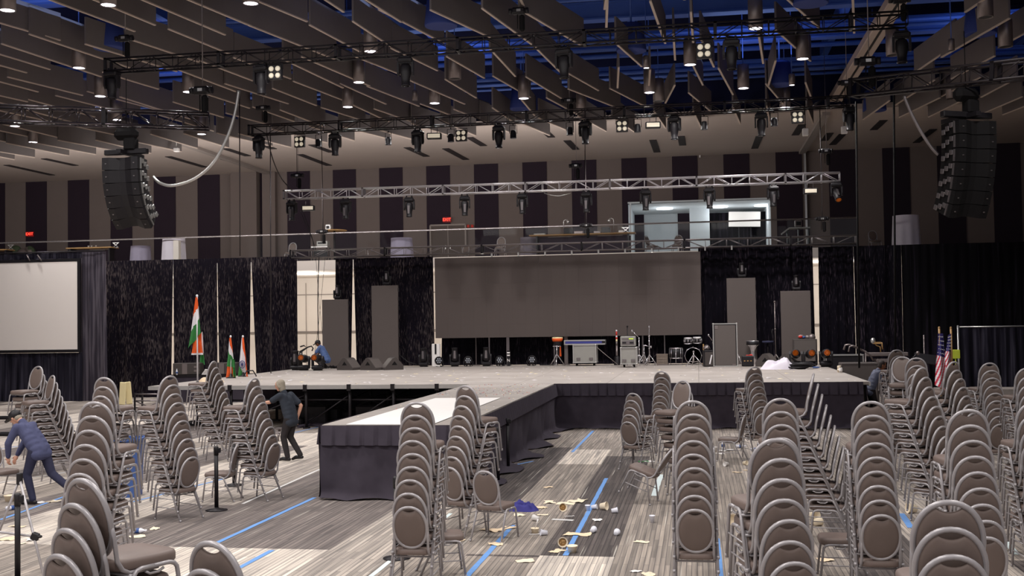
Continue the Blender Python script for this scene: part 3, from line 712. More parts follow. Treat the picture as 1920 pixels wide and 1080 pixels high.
# skirting: hanging cloth with box-pleat valance
def skirt(name,label,p0,p1,seed,left_to_right_normal,spread=.12):
    p0=Vector(p0); p1=Vector(p1); d=p1-p0; L=d.length; d.normalize(); nrm=Vector(left_to_right_normal)
    t=thing(name,label,'skirt',(0,0,0)); rn=random.Random(seed); ph=rn.random()*9
    nu=int(L*14)
    def f(u,v):
        s=u*L; z=(ZT-.30)*(1-v)
        w=.030*math.sin(s*7+ph+1.1*math.sin(s*1.3)+2.2*v)*(.2+v)+.055*math.sin(s*2.3+ph-1.5*v)*v
        out=.06+w+spread*max(0,(v-.86)/.14)**2*(.6+.5*math.sin(s*3.1+ph))
        zz=max(.012,z+.02*math.sin(s*2.1)*(1-v)) if v>.97 else z
        return p0+d*s+nrm*out+Vector((0,0,zz+(.03*abs(math.sin(s*4+ph)) if v>.97 else 0)))
    mb=MB(); mb.grid(f,nu,14); mb.build('cloth',M['velour'],t)
    def g(u,v):
        s=u*L; k=s/.24; fr=k-math.floor(k); pl=.035 if fr<.82 else .0
        pl=.055*min(1,max(0,(.5-abs(fr-.5))*7))+.02*fr
        sag=-.03*abs(math.sin(s*.8+ph)) if v<.01 else 0
        return p0+d*s+nrm*(.05+pl*(.15+.85*v))+Vector((0,0,ZT+.005+sag*.3-v*.33))
    mb=MB(); mb.grid(g,int(L*34),4,False); mb.build('valance',M['velour'],t)
    return t
skirt('runway_skirt',"black pleated skirt across the runway's near end",(CX0,CY0,0),(CX1,CY0,0),1,(0,-1,0))
skirt('runway_skirt',"black pleated skirt down the runway's right side, puddling on the carpet",(CX1,CY0,0),(CX1,SY0,0),2,(1,0,0),.4)
skirt('runway_skirt',"black skirt at the runway's far left side",(CX0,CY0,0),(CX0,CY0+2.2,0),5,(-1,0,0),.05)
skirt('stage_skirt','black pleated skirt along the right half of the stage front',(CX1,SY0,0),(SX1-.15,SY0,0),3,(0,-1,0),.2)
skirt('stage_skirt','short end of black skirt turned around the stage corner at right',(SX1-.12,SY0,0),(SX1-.12,SY0+.6,0),4,(1,0,0),.1)
# ------------------------------------------------------------------ drapes
def drape(label,ta,tb,ba,bb,z0,z1,m,amp=.09,wl=.36,name='drape',cat='drape',group=None,seed=0):
    """ta,tb: top end points (x,y); ba,bb: bottom end points"""
    ta,tb,ba,bb=[Vector((p[0],p[1],0)) for p in (ta,tb,ba,bb)]
    L=max((tb-ta).length,(bb-ba).length); nu=max(8,int(L*16)); rn=random.Random(seed+int(L*100)); ph=rn.random()*9
    nr=Vector((-(bb-ba).y,(bb-ba).x,0)).normalized()*-1
    if nr.y>0: nr=-nr
    def f(u,v):
        a=ta.lerp(tb,u); b=ba.lerp(bb,u); p=a.lerp(b,v); s=u*L
        w=amp*(math.sin(2*PI*s/wl+ph+1.4*math.sin(s*1.7+ph))*.6+.4*math.sin(2*PI*s/(wl*2.7)+ph*2))*(.55+.45*v)
        return p+nr*w+Vector((0,0,z1+(z0-z1)*v))
    mb=MB(); mb.grid(f,nu,10); o=mb.build(name,m); tag(o,label,cat,group); return o
YD=43.6
def X(u,v=600,Y=None): return P(u,v,Y or YD).x
ztl=P(380,485,YD).z; ztr=P(1700,459,YD).z
S_=M['sparkle']
def dp(label,t0,t1,b0,b1,Y,z0,z1,m,**k): return drape(label,(X(t0,470,Y),Y),(X(t1,470,Y),Y),(X(b0,690,Y),Y),(X(b1,690,Y),Y),z0,z1,m,**k)
dp('sparkling black drape panel beside the projection screen cloth',199,325.5,199,322,YD,0,ztl,S_)
dp('sparkling black drape panel behind the tall tricolour flag',325.6,407.5,328,409,YD,0,ztl,S_)
dp('sparkling black drape panel behind the two small tricolour flags',408,470.5,412.5,468,YD,0,ztl,S_)
dp('sparkling black drape panel ending at the bright gap, left part of the stage',471,557,482,559,YD,0,ztl,S_)
z1=P(720,483,YD).z
dp('black drape panel behind the shorter left tower',629,662,629,659.5,YD,1.22,z1,S_)
dp('black drape panel behind the taller left tower up to the big screen',662.3,811.5,668,815,YD,1.22,z1,S_)
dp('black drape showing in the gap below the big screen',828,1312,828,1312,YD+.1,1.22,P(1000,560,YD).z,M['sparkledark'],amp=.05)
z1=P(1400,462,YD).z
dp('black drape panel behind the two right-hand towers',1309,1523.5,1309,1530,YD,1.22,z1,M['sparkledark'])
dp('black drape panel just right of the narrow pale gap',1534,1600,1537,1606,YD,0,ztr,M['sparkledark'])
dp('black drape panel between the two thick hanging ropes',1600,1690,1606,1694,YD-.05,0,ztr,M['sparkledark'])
dp('plain black velvet drape filling the dark right end',1690,1980,1694,1990,YD-.1,0,ztr,M['velvet'],amp=.06)
# slits of bright wall already show between the panels; pipe uprights under the screen
for i,u in enumerate((893,918,953,1040,1062,1206,1247)):
    q=P(u,683,YD-.25); w=(.02,.035,.08,.035,.09,.04,.03)[i]
    mb=MB(); mb.box((0,0,.85),(w*1.6,.06,1.7),None,.01); mb.box((0,0,.015),(.3,.3,.03)); 
    o=mb.build('screen_upright',[M['wood'],M['midmetal'],M['midmetal'],M['midmetal'],M['can'],M['midmetal'],M['midmetal']][i] if i else M['can'],loc=(q.x,q.y,ZT)); tag(o,'slim upright standing in the gap below the big screen, %s from the left'%names[i],'upright')
# big LED screen (panels kept as its surface pattern)
YL=42.95
a=P(815,484,YL); b=P(1313,472,YL); c=P(815,633,YL)
zt=P(1060,478,YL).z; zb=P(1060,631,YL).z
t=thing('led_screen','wide switched-off grey-brown video screen hanging above the stage','screen',((a.x+b.x)/2,YL,zb))
W=b.x-a.x; Hh=zt-zb
mb=MB(); nx,nz=20,6; pw=W/nx; phh=Hh/nz
for i in range(nx):
    for j in range(nz): mb.box((-W/2+(i+.5)*pw,0,(j+.5)*phh),(pw-.0015,.05,phh-.0015))
mb.build('panels',M['led'],t)
mb=MB(); mb.box((0,.1,Hh/2),(W-.02,.1,Hh-.02)); mb.build('frame',M['black'],t)
# LED towers
def tower(u0,u1,vt,vb,Y,label):
    a=P(u0,vt,Y); b=P(u1,vt,Y); w=b.x-a.x; h=a.z-ZT
    t=thing('led_tower',label,'screen',((a.x+b.x)/2,Y,ZT))
    mb=MB(); mb.box((0,0,h/2),(w,.1,h),None,.006); mb.build('panel',M['ledtower'],t)
    mb=MB()
    for k in range(9): mb.box((w/2+.012,.03,h*(k+.5)/9),(.025,.05,.14)); 
    mb.box((0,.12,h/2),(w*.9,.14,h*.98)); mb.build('frame',M['black'],t)
    return Vector(((a.x+b.x)/2,Y+.08,ZT+h))
towers=[]
for (u0,u1,vt,Y,l,lm) in ((604.5,653,562,42.35,'shorter grey video tower, outer left of the stage','moving-head light standing on top of the shorter left tower'),(697,746,536,42.4,'taller grey video tower, inner left of the stage','moving-head light standing on top of the taller left tower'),
    (1362,1416,522,42.2,'taller grey video tower behind the tall guitar cabinet','moving-head light standing on top of the taller right tower'),(1463,1519,546,41.6,'shorter grey video tower at the far right of the stage','moving-head light standing on top of the shorter right tower')):
    q=tower(u0,u1,vt,690,Y,l); stand_mover(q+Vector((.05,.05,0)),lm,False,0,.78)
# floor movers on stage
for (u,v,l,fr) in ((555,694,'moving-head light pointing up at the far left of the stage',False),(570,694.5,'leftmost of two moving-head lights with amber-glinting lenses facing out, left of the crouching worker',True),(596,694.8,'moving-head light with amber-glinting lens right beside the crouching worker',True),
    (795,682,'upright moving-head light left of the white gap post, behind the left tower',False),(853,681,'upright moving-head light below the left end of the big screen',False),(912,681.5,'upright moving-head light below the big screen, second from the left',False),
    (1493,688,'moving-head light with amber-glinting lens just right of the white heap of cloth',True),(1520,688.5,'moving-head light with amber-glinting lens in front of the black speaker box',True),(1549,688,'moving-head light with amber-glinting lens at the right end of the stage',True)):
    q=D(u,v); stand_mover(q,l,fr,random.uniform(-.25,.25),1.12 if fr else 1.0)
# ------------------------------------------------------------------ wedges
def wedge(q,label,rz,s=1.0):
    t=thing('floor_monitor',label,'speaker',q,rz); t.scale=(s,s,s)
    prof=[(-.36,0),(.36,0),(.36,.06),(.05,.42),(-.03,.46),(-.10,.44),(-.36,.16)]
    mb=MB(); mb.prism(prof,-.29,.29,lambda a,b,c:(c,-a,b)); mb.build('cabinet',M['spk'],t)
    mb=MB(); mb.prism([(.34,.08),(.06,.405),(.07,.415),(.35,.09)],-.27,.27,lambda a,b,c:(c,-a,b)); mb.build('grille',M['grille'],t)
    mb=MB()
    for sx in(-1,1): mb.prism([(-.12,.18),(.1,.18),(-.01,.32)],sx*.285,sx*.296,lambda a,b,c:(c,-a,b))
    mb.build('handle_recess',M['rubber'],t); return t
wedge(D(655,693.5),'leftmost of three black floor monitors in front of the left towers',1.25)
wedge(D(699,693.5),'middle one of three black floor monitors in front of the left towers',1.2)
wedge(D(735,693),'rightmost of three black floor monitors in front of the left towers',-1.0)
wedge(D(1440,687),'black floor monitor left of the white heap of cloth',1.2)
wedge(D(1478,687.5),'black floor monitor behind the white heap of cloth',1.2)
# LED pars standing on the stage
def floor_par(q,label):
    t=thing('led_par',label,'stage light',q,random.uniform(-.3,.3))
    mb=MB(); mb.tube([(-.19,0,.2),(-.17,0,.05),(-.1,-.05,.01),(.1,-.05,.01),(.17,0,.05),(.19,0,.2)],.016,6); mb.tube([(-.12,.14,.01),(0,.1,.06),(.12,.14,.01)],.016,6); mb.tube([(-.17,0,.05),(-.12,.14,.01)],.016,6); mb.tube([(.17,0,.05),(.12,.14,.01)],.016,6); mb.build('yoke',M['blackmetal'],t)
    R=Euler((PI/2+.12,0,0)).to_matrix()
    mb=MB(); mb.lathe([(.001,-.16),(.11,-.15),(.15,-.04),(.17,.08),(.17,.1),(.145,.1)],(0,0,.25),14,R); h=mb.build('housing',M['black'],t)
    mb=MB()
    for k in range(6): mb.ell(R@Vector((.08*math.cos(k*PI/3),.08*math.sin(k*PI/3),.1))+Vector((0,0,.25)),(.03,.02,.03),8,6)
    mb.ell(R@Vector((0,0,.1))+Vector((0,0,.25)),(.03,.02,.03),8,6)
    mb.build('lenses',M['lens'],h); return t
for i,(u,v) in enumerate(((823,683),(878,684),(938,684),(997,683))): floor_par(D(u,v),'round black LED par standing below the big screen, %s from the left'%names[i])
# small striped post and white post
q=D(954,682); t=thing('striped_stand','short post with white bands and a letter N under the big screen','stand',q)
mb=MB(); mb.box((0,0,.3),(.11,.1,.6),None,.01); mb.build('post',M['black'],t); mb=MB(); mb.box((0,-.055,.52),(.11,.01,.05)); mb.box((0,-.055,.42),(.11,.01,.05)); mb.build('bands',M['white'],t); text_mesh('N',.16,'lettering',M['white'],t,(0,-.056,.22),(PI/2,0,0))
q=D(818,684); t=thing('white_cabinet','narrow white box with a dark slot at the left end of the big screen','box',q)
mb=MB(); mb.box((0,0,.45),(.32,.15,.9),None,.02); mb.build('housing',M['white'],t); mb=MB(); mb.box((0,-.08,.7),(.07,.02,.4)); mb.build('slot',M['black'],t)
# ------------------------------------------------------------------ djembe on a stand
q=D(1046,685)
t=thing('djembe','goblet drum with cream skin and orange patterned body standing under the big screen','drum',q)
mb=MB(); mb.lathe([(.13,.36),(.12,.4),(.10,.60),(.13,.78),(.18,.95),(.20,1.06)],(0,0,0),20); bd=mb.build('body',M['black'],t)
mb=MB(); mb.lathe([(.197,1.0),(.207,1.08),(.19,1.09),(.001,1.10)],(0,0,0),20); mb.build('drumhead',M['yellow'],t)
mb=MB(); mb.lathe([(.183,.93),(.203,1.0),(.206,1.05)],(0,0,0),20); mb.build('band',M['orange'],t)
mb=MB(); mb.prism([(.08,.36),(.15,.36),(.13,.75),(.10,.75)],-.06,.06,lambda a,b,c:(a,c-.03,b)); mb.build('strap',M['orange'],t)
t=thing('drum_stand','chrome tripod stand holding the goblet drum','stand',q+Vector((0,-.05,0)))
mb=MB(); mb.tube([(0,-.2,.3),(0,-.2,.75)],.02,8); mb.build('pole',M['chrome'],t)
for k in range(3):
    a=-PI/2+k*2*PI/3; mb=MB(); mb.tube([(0,-.2,.45),(.33*math.cos(a),-.2+.33*math.sin(a),.0)],.018,6); mb.build('leg',M['chrome'],t)
mb=MB(); mb.tube([(-.13,-.2,.75),(-.13,-.05,.75)],.02,6); mb.tube([(.13,-.2,.75),(.13,-.05,.75)],.02,6); mb.tube([(-.13,-.2,.75),(.13,-.2,.75)],.02,6); mb.build('clamp',M['chrome'],t)
# keyboard case on flight case
def flight_case(q,label,w,d,h,casters=True,rz=0,panel='case',handles=True):
    t=thing('flight_case',label,'case',q,rz); z0=.13 if casters else 0
    mb=MB(); mb.box((0,0,z0+h/2),(w-.02,d-.02,h-.02)); mb.build('panels',M[panel],t)
    mb=MB(); e=.02
    for sx in(-1,1):
        for sy in(-1,1): mb.box((sx*w/2,sy*d/2,z0+h/2),(.035,.035,h))
        for sz in(0,1): mb.box((sx*w/2,0,z0+sz*h),(.035,d,.035))
    for sy in(-1,1):
        for sz in(0,1): mb.box((0,sy*d/2,z0+sz*h),(w,.035,.035))
    for sx in(-1,1):
        for sy in(-1,1):
            for sz in(0,1): mb.ell((sx*w/2,sy*d/2,z0+sz*h),(.032,.032,.032),8,6)
    mb.build('edging',M['alu'],t)
    if handles:
        for sx in(-1,1): mb=MB(); mb.box((sx*w*.28,-d/2-.008,z0+h*.2),(.14,.02,.1),None,.006); mb.build('latch',M['midmetal'],t)
    if casters:
        for sx in(-1,1):
            for sy in(-1,1):
                mb=MB(); R=Euler((0,PI/2,0)).to_matrix(); mb.lathe([(.05,-.02),(.055,-.015),(.055,.015),(.05,.02)],(sx*(w/2-.1),sy*(d/2-.1),.055),12,R); mb.box((sx*(w/2-.1),sy*(d/2-.1),.1),(.06,.05,.07)); mb.build('caster',M['rubber'],t)
    return t
q=D(1098,685.5); flight_case(q,'grey flight case on casters carrying the long keyboard case',.86,.6,.66)
t=thing('keyboard_case','long slim blue and silver keyboard case lying across a grey flight case','case',(q.x-.0,q.y-.05,q.z+.80))
mb=MB(); mb.box((0,0,.09),(1.5,.42,.10),None,.01); mb.build('panels',mat('blue_case_panel',(52,56,130),.4,0,.1,5),t)
mb=MB(); 
for z in (.02,.16): mb.box((0,-.2,z),(1.54,.05,.04)); mb.box((0,.2,z),(1.54,.05,.04))
for sx in(-1,1): mb.box((sx*.76,0,.09),(.05,.46,.18),None,.01)
mb.build('edging',M['alu'],t); mb=MB(); mb.box((.72,-.22,.09),(.12,.02,.08)); mb.build('latch',M['black'],t)
cable([(q.x+.45,q.y-.3,q.z+.72),(q.x+.7,q.y-.35,q.z+.5),(q.x+1.0,q.y-.35,q.z+.25),(q.x+1.25,q.y-.3,q.z+.03)],.012,'pale cable slanting from the keyboard case down to the stage','can')
# rack case with amp rack on top
q=D(1180,688.5); flight_case(q,'grey wheeled flight case with a rack unit on top, right of the keyboard case',.56,.6,.58)
t=thing('amp_rack','rack unit with dark handles and a small green display on a wheeled case','rack',(q.x-.02,q.y,q.z+.76))
mb=MB(); mb.box((0,0,.18),(.54,.5,.36),None,.02); mb.build('shell',M['case'],t); mb=MB(); mb.box((0,-.255,.13),(.44,.02,.14),None,.005); mb.box((0,-.255,.27),(.44,.02,.06)); mb.build('front_panel',M['midmetal'],t)
for sx in(-1,1): mb=MB(); mb.box((sx*.13,-.27,.13),(.14,.02,.06),None,.01); mb.build('handle',M['black'],t)
mb=MB(); mb.box((.12,-.268,.27),(.16,.006,.025)); mb.build('display',mat('green_display',(190,230,60),.4,emit=(190,230,60),es=1.0),t)
# striped mic / stick post
q=D(1157,684); t=thing('painted_stick','tall striped red, yellow and white stick on a small dark base left of the rack','stick',q)
for i,(z0,z1,m) in enumerate(((.1,.75,'can'),(.75,.9,'can'),(.9,.98,'yellow'),(.98,1.06,'red'),(1.06,1.12,'flagwhite'),(1.12,1.28,'red'),(1.28,1.34,'flagwhite'))):
    mb=MB(); mb.cyl((0,0,z0),(0,0,z1),.045-.012*z0,10,.045-.012*z1); mb.build('band',M[m],t)
mb=MB(); mb.lathe([(.12,0),(.12,.04),(.09,.1),(.1,.3),(.04,.36)],n=12); mb.build('base',M['black'],t)
# cymbal / mic stands
def tri_stand(q,label,h,boom=None,m='chrome',spread=.3,name='cymbal_stand'):
    t=thing(name,label,'stand',q,random.uniform(0,2)); mb=MB(); mb.tube([(0,0,.12),(0,0,h)],.016,8); mb.build('pole',M[m],t)
    for k in range(3):
        a=k*2*PI/3+.4; mb=MB(); mb.tube([(0,0,.42),(spread*math.cos(a),spread*math.sin(a),0)],.014,6); mb.tube([(0,0,.14),(spread*.55*math.cos(a),spread*.55*math.sin(a),.19)],.01,6); mb.build('leg',M[m],t)
    mb=MB(); mb.lathe([(.03,h-.06),(.035,h-.03),(.03,h)],n=10); mb.lathe([(.026,h*.55),(.03,h*.55+.06)],n=10); mb.build('collar',M[m],t)
    if boom:
        mb=MB(); mb.tube([(0,0,h),Vector((0,0,h))+Vector(boom)],.012,6); mb.ell(Vector((0,0,h))+Vector(boom),(.035,.035,.05),8,6); mb.build('boom',M[m],t)
    return t
tri_stand(D(1199,686),'chrome stand right behind the rack case, nearest it',1.05,(-.25,0,.25))
tri_stand(D(1208,684),'short chrome stand with a folded arm between rack and tall chrome stand',.75,(.28,-.1,-.08))
tri_stand(D(1218,686),'tall chrome cymbal stand left of the drum kit',1.12,(.12,0,.32))
tri_stand(D(1338,684),'chrome stand between the small amplifier and the tall cabinet',.85,(-.2,-.1,.25))
tri_stand(D(1383,684),'thin chrome stand just right of the tall cabinet',.95,(0,0,.15),spread=.22)
q=D(1189,685); tri_stand(q+Vector((-.25,.3,0)),'thin dark microphone stand behind the rack',1.5,None,'blackmetal',.3,'microphone_stand')
# road crate
q=D(1242,684.5); t=thing('crate','small weathered grey wooden crate left of the drums','crate',q); mb=MB()
for k in range(4): mb.box((0,-.2,.06+k*.1),(.4,.03,.09),None,.005); mb.box((0,.2,.06+k*.1),(.4,.03,.09),None,.005)
for sx in(-1,1): mb.box((sx*.19,0,.2),(.03,.42,.38),None,.005)
mb.box((0,0,.4),(.42,.44,.03)); mb.build('slats',mat('weathered_wood',(105,92,82),.8,0,.3,14),t); mb=MB(); mb.box((0,0,.02),(.46,.46,.04)); mb.build('base',M['can'],t)
q=D(1233,683); mb=MB(); mb.tube([(.17*math.cos(a),0,.2+.17*math.sin(a)) for a in [k*PI/8 for k in range(16)]],.018,6,True); mb.tube([(-.12,0,.0),(0,0,.2),(.12,0,0)],.015,6); o=mb.build('hoop_stand',M['blackmetal'],loc=q+Vector((0,.25,0))); tag(o,'dark round hoop standing behind the weathered crate','hoop')
# drum kit
def drum(q,label,r,h,z,legs=True,tilt=0,name='drum',axis='Z',rot=None):
    t=thing(name,label,'drum',q,0); R=Euler((tilt,0,0)).to_matrix() if axis=='Z' else Euler((PI/2,0,0)).to_matrix()
    c=Vector((0,0,z))
    mb=MB(); mb.lathe([(r,0),(r,h)],c,22,R); mb.build('shell',M['black'],t)
    mb=MB(); mb.lathe([(r*1.0,h),(r*1.04,h),(r*1.04,h-.03),(r,h-.03)],c,22,R); mb.lathe([(r,0),(r*1.04,0),(r*1.04,.03),(r,.03)],c,22,R)
    for k in range(8):
        a=k*PI/4; d=Vector((r*1.05*math.cos(a),r*1.05*math.sin(a),0))
        mb.tube([R@(d+Vector((0,0,.03)))+c,R@(d+Vector((0,0,h-.03)))+c],.007,5); mb.ell(R@(d+Vector((0,0,h*.5)))+c,(.018,.018,.03),6,5)
    mb.build('hardware',M['chrome'],t)
    mb=MB(); mb.lathe([(.001,h+.002),(r*.98,h+.002)],c,22,R); mb.build('head',M['flagwhite'] if axis=='Z' else M['black'],t)
    if legs:
        for k in range(3):
            a=k*2*PI/3+.5; x,y=r*1.07*math.cos(a),r*1.07*math.sin(a); mb=MB(); mb.tube([(x,y,z+h*.6),(x,y,0)],.01,6); mb.build('leg',M['chrome'],t)
    return t
drum(D(1268,684),'black floor drum on chrome legs, left part of the drum kit',.235,.40,.24)
t=drum(D(1300,683)+Vector((0,.1,0)),'big black bass drum on its side, right part of the drum kit',.30,.36,.33,False,axis='Y',name='bass_drum')
drum(D(1291,683)+Vector((0,-.05,0)),'small black drum mounted on the bass drum, left of two',.15,.22,.78,False,.12)
drum(D(1308,683)+Vector((0,-.05,0)),'small black drum mounted on the bass drum, right of two',.16,.22,.80,False,.12)
tri_stand(D(1301,686)+Vector((0,-.1,0)),'chrome tripod with crossed legs in front of the bass drum',.55,spread=.36)
q=D(1317,683); mb=MB(); mb.box((0,0,.38),(.05,.2,.75),None,.01); mb.box((0,-.05,.02),(.12,.26,.04)); o=mb.build('wooden_board',M['wood'],loc=q+Vector((.05,.1,0))); tag(o,'narrow upright wooden board beside the drum kit','board')
# small amp, tall cabinet
q=D(1328,687.5); t=thing('guitar_amp','small black guitar amplifier with a white streak left of the tall cabinet','amplifier',q,.2); mb=MB(); mb.box((0,0,.3),(.34,.3,.58),None,.02); mb.build('cabinet',M['black'],t); mb=MB(); mb.box((0,-.152,.28),(.28,.01,.48)); mb.build('grille',M['spk'],t); mb=MB(); mb.bar((.02,-.16,.1),(.1,-.16,.42),.04,.01,up=(0,1,0)); mb.build('strap',M['flagwhite'],t)
mb=MB(); mb.tube([(-.08,0,.6),(-.05,0,.66),(.05,0,.66),(.08,0,.6)],.015,6); mb.build('handle',M['rubber'],t)
q=D(1326,686); mb=MB(); mb.lathe([(.001,.16),(.05,.15),(.1,.09),(.13,.02),(.13,0)],(0,0,0),16); mb.tube([(-.1,0,.02),(-.13,0,.06),(-.1,0,.1)],.012,6); o=mb.build('cap',M['can'],loc=(q.x,q.y,ZT+.605)); tag(o,'grey cap lying on the small black amplifier','cap')
q=D(1360.5,687); t=thing('speaker_cabinet','tall black guitar speaker cabinet with silver edges at the right of the stage','speaker',q)
w=.82; h=1.52; mb=MB(); mb.box((0,0,h/2),(w-.03,.44,h-.03)); mb.build('cabinet',M['black'],t); mb=MB(); mb.box((0,-.215,h/2),(w-.1,.03,h-.1)); mb.build('grille',M['grille'],t)
mb=MB()
for sx in(-1,1):
    mb.box((sx*w/2,-.21,h/2),(.035,.04,h)); mb.box((sx*w/2,.21,h/2),(.035,.04,h))
    for sy in(-.21,.21):
        for z in(0.02,h): mb.ell((sx*w/2,sy,z),(.035,.035,.03),8,6)
for z in(.02,h): mb.box((0,-.21,z),(w,.04,.035))
mb.build('edging',M['alu'],t); mb=MB(); mb.box((-.3,-.235,h-.13),(.12,.01,.12),None,.004); mb.build('badge',M['can'],t); mb=MB(); mb.box((.3,-.235,.07),(.13,.01,.04)); mb.build('nameplate',M['can'],t)
# small suitcase amp, chrome goblet drum, stool, mic stand, black box
q=D(1402,687); t=thing('black_box','small black latched case right of the tall cabinet','case',q); mb=MB(); mb.box((0,0,.19),(.42,.3,.36),None,.02); mb.build('body',M['black'],t)
for sx in(-1,0,1): mb=MB(); mb.box((sx*.11,-.155,.2),(.05,.015,.03)); mb.build('latch',M['wood'],t)
q=D(1403,687); mb=MB(); mb.box((0,0,.02),(.24,.08,.03),None,.01); mb.box((.05,0,.045),(.08,.06,.03),None,.01); o=mb.build('red_cloth',M['red'],loc=(q.x+.05,q.y,ZT+.37)); tag(o,'small red cloth scrap on the black latched case','cloth')
q=D(1413,684); t=thing('chrome_goblet_drum','chrome goblet drum standing behind the black latched case','drum',q+Vector((0,.3,0))); mb=MB(); mb.lathe([(.16,0),(.09,.3),(.08,.48),(.12,.62),(.22,.72),(.225,.86),(.21,.88),(.001,.88)],n=20); mb.build('body',M['chrome'],t); mb=MB(); mb.lathe([(.23,.72),(.236,.76),(.23,.86)],n=20); mb.build('rim',M['black'],t)
q=D(1442,684); t=thing('stool','round black drum stool behind the floor monitor','stool',q+Vector((0,.4,0))); mb=MB(); mb.lathe([(.001,.78),(.2,.79),(.22,.83),(.2,.86),(.001,.87)],n=18); mb.build('seat',M['denim'],t); mb=MB(); mb.tube([(0,0,.3),(0,0,.79)],.03,8); mb.build('post',M['blackmetal'],t)
for k in range(3):
    a=k*2.09+.3; mb=MB(); mb.tube([(0,0,.35),(.26*math.cos(a),.26*math.sin(a),0)],.016,6); mb.build('leg',M['blackmetal'],t)
t=tri_stand(D(1455,686),'tall pale microphone stand behind the white heap of cloth',2.3,None,'can',.25,'microphone_stand'); mb=MB(); mb.tube([(0,0,1.25),(-.05,.1,1.3),(-.12,.12,1.2),(-.14,.1,1.05),(-.1,.05,.9)],.012,6); mb.build('cable_loop',M['black'],t)
q=D(1512,684); t=thing('speaker_box','large black speaker box at the right end of the stage','speaker',q+Vector((0,.6,0))); mb=MB(); mb.box((0,0,.46),(.85,.6,.92),None,.02); mb.build('cabinet',M['spk'],t); mb=MB(); mb.box((0,-.305,.5),(.75,.02,.75)); mb.build('grille',M['grille'],t)
q2=q+Vector((0.05,.5,.92)); t=thing('clothing_pile','dark heap of gear with red and blue bits on the black speaker box','pile',q2); mb=MB()
rn=random.Random(3)
for k in range(7): mb.ell((rn.uniform(-.28,.3),rn.uniform(-.1,.1),.06),(.14,.12,.09+.05*rn.random()),8,6)
mb.build('heap',M['can'],t); mb=MB(); mb.ell((-.2,-.12,.08),(.08,.05,.05),8,6); mb.build('red_bit',M['red'],t); mb=MB(); mb.ell((-.08,-.14,.07),(.06,.04,.04),8,6); mb.build('blue_bit',M['bin'],t)
# white cloth heap, coiled cables
def heap(q,rx,ry,h,name,label,cat,m,seed,nu=64,nv=28):
    def f(u,v):
        a=u*2*PI; r=v; p=Vector((math.cos(a)*r*rx,math.sin(a)*r*ry,0))
        hh=h*(1-r**2.2)*(1+.75*noise.noise(Vector((math.cos(a)*r*2+seed,math.sin(a)*r*2,seed))))+.11*h*math.sin(a*7+6*r+seed)*(r*(1-r)*4)+.22*h*noise.noise(Vector((math.cos(a)*r*6+seed,math.sin(a)*r*6,seed*3)))*(1-r)
        w=1+.18*noise.noise(Vector((math.cos(a)*1.5+seed,math.sin(a)*1.5,seed*2)))
        return Vector((p.x*w+.12*rx*(1-r),p.y*w,max(0.002,hh)))
    mb=MB(); mb.grid(f,nu,nv); o=mb.build(name,m,loc=q); tag(o,label,cat); return o
heap(D(1460,692),.60,.45,.36,'white_cloth','bright white heap of cloth lying on the right of the stage','cloth',M['clothwhite'],3.3)
q=D(1497,692); mb=MB()
for k in range(7):
    r=.22+.04*(k%3); mb.tube([(r*math.cos(a)*1.5+.04*k-.1,r*math.sin(a),.03+.025*k+.02*math.sin(a*2+k)) for a in [j*PI/10 for j in range(20)]],.022,6,True)
o=mb.build('cable_coil',M['black'],loc=q); tag(o,'black coil of cable beside the white heap of cloth','cable')
q=D(1530,690.5); mb=MB(); mb.ell((0,0,.03),(.12,.06,.03),10,6); mb.box((.08,0,.03),(.08,.05,.03),None,.01); o=mb.build('blue_bottle',M['bin'],loc=q); tag(o,'small blue bottle lying on the stage right of the cable coil','bottle')
q=D(614,691); mb=MB()
for k in range(12): 
    x=-.2+.13*k%.9; mb.tube([(x,0,.02),(x+.1,-.1,.08+.02*(k%3)),(x+.25,-.02,.03),(x+.35,.1,.02)],.02,5)
o=mb.build('cable_heap',M['black'],loc=q+Vector((.1,0,0))); tag(o,'tangle of black cables between the crouching worker and the floor monitors','cable')
for (a,b,l) in (((748,672),(790,683),'slack black cable on the stage beside the taller left tower'),((1012,682),(1038,682.5),'black cable lying flat below the big screen')):
    pa=D(a[0],max(a[1],682)); pb=D(b[0],b[1]); mb=MB(); mb.tube([pa+Vector((0,0,.5 if a[1]<680 else .03)),pa.lerp(pb,.4)+Vector((0,0,.2 if a[1]<680 else .03)),pb+Vector((0,0,.03))],.02,6); o=mb.build('stage_cable',M['black']); tag(o,l,'cable')
# black angled pole at the left of the stage (handrail)
t=thing('stair_handrail','black double handrail of the stage stair in the bright gap','handrail',(0,0,0)); mb=MB()
pp=[P(u,v,42.6) for u,v in ((562,692),(562,662),(577,651),(584,649),(587,653),(585,658))]; mb.tube(pp,.03,7); pp=[P(u,v,42.9) for u,v in ((561,660),(575,652),(570,648),(563,650))]; mb.tube(pp,.03,7); mb.tube([P(566,692,42.4),P(566,659,42.4)],.03,7); mb.build('rail',M['black'],t)
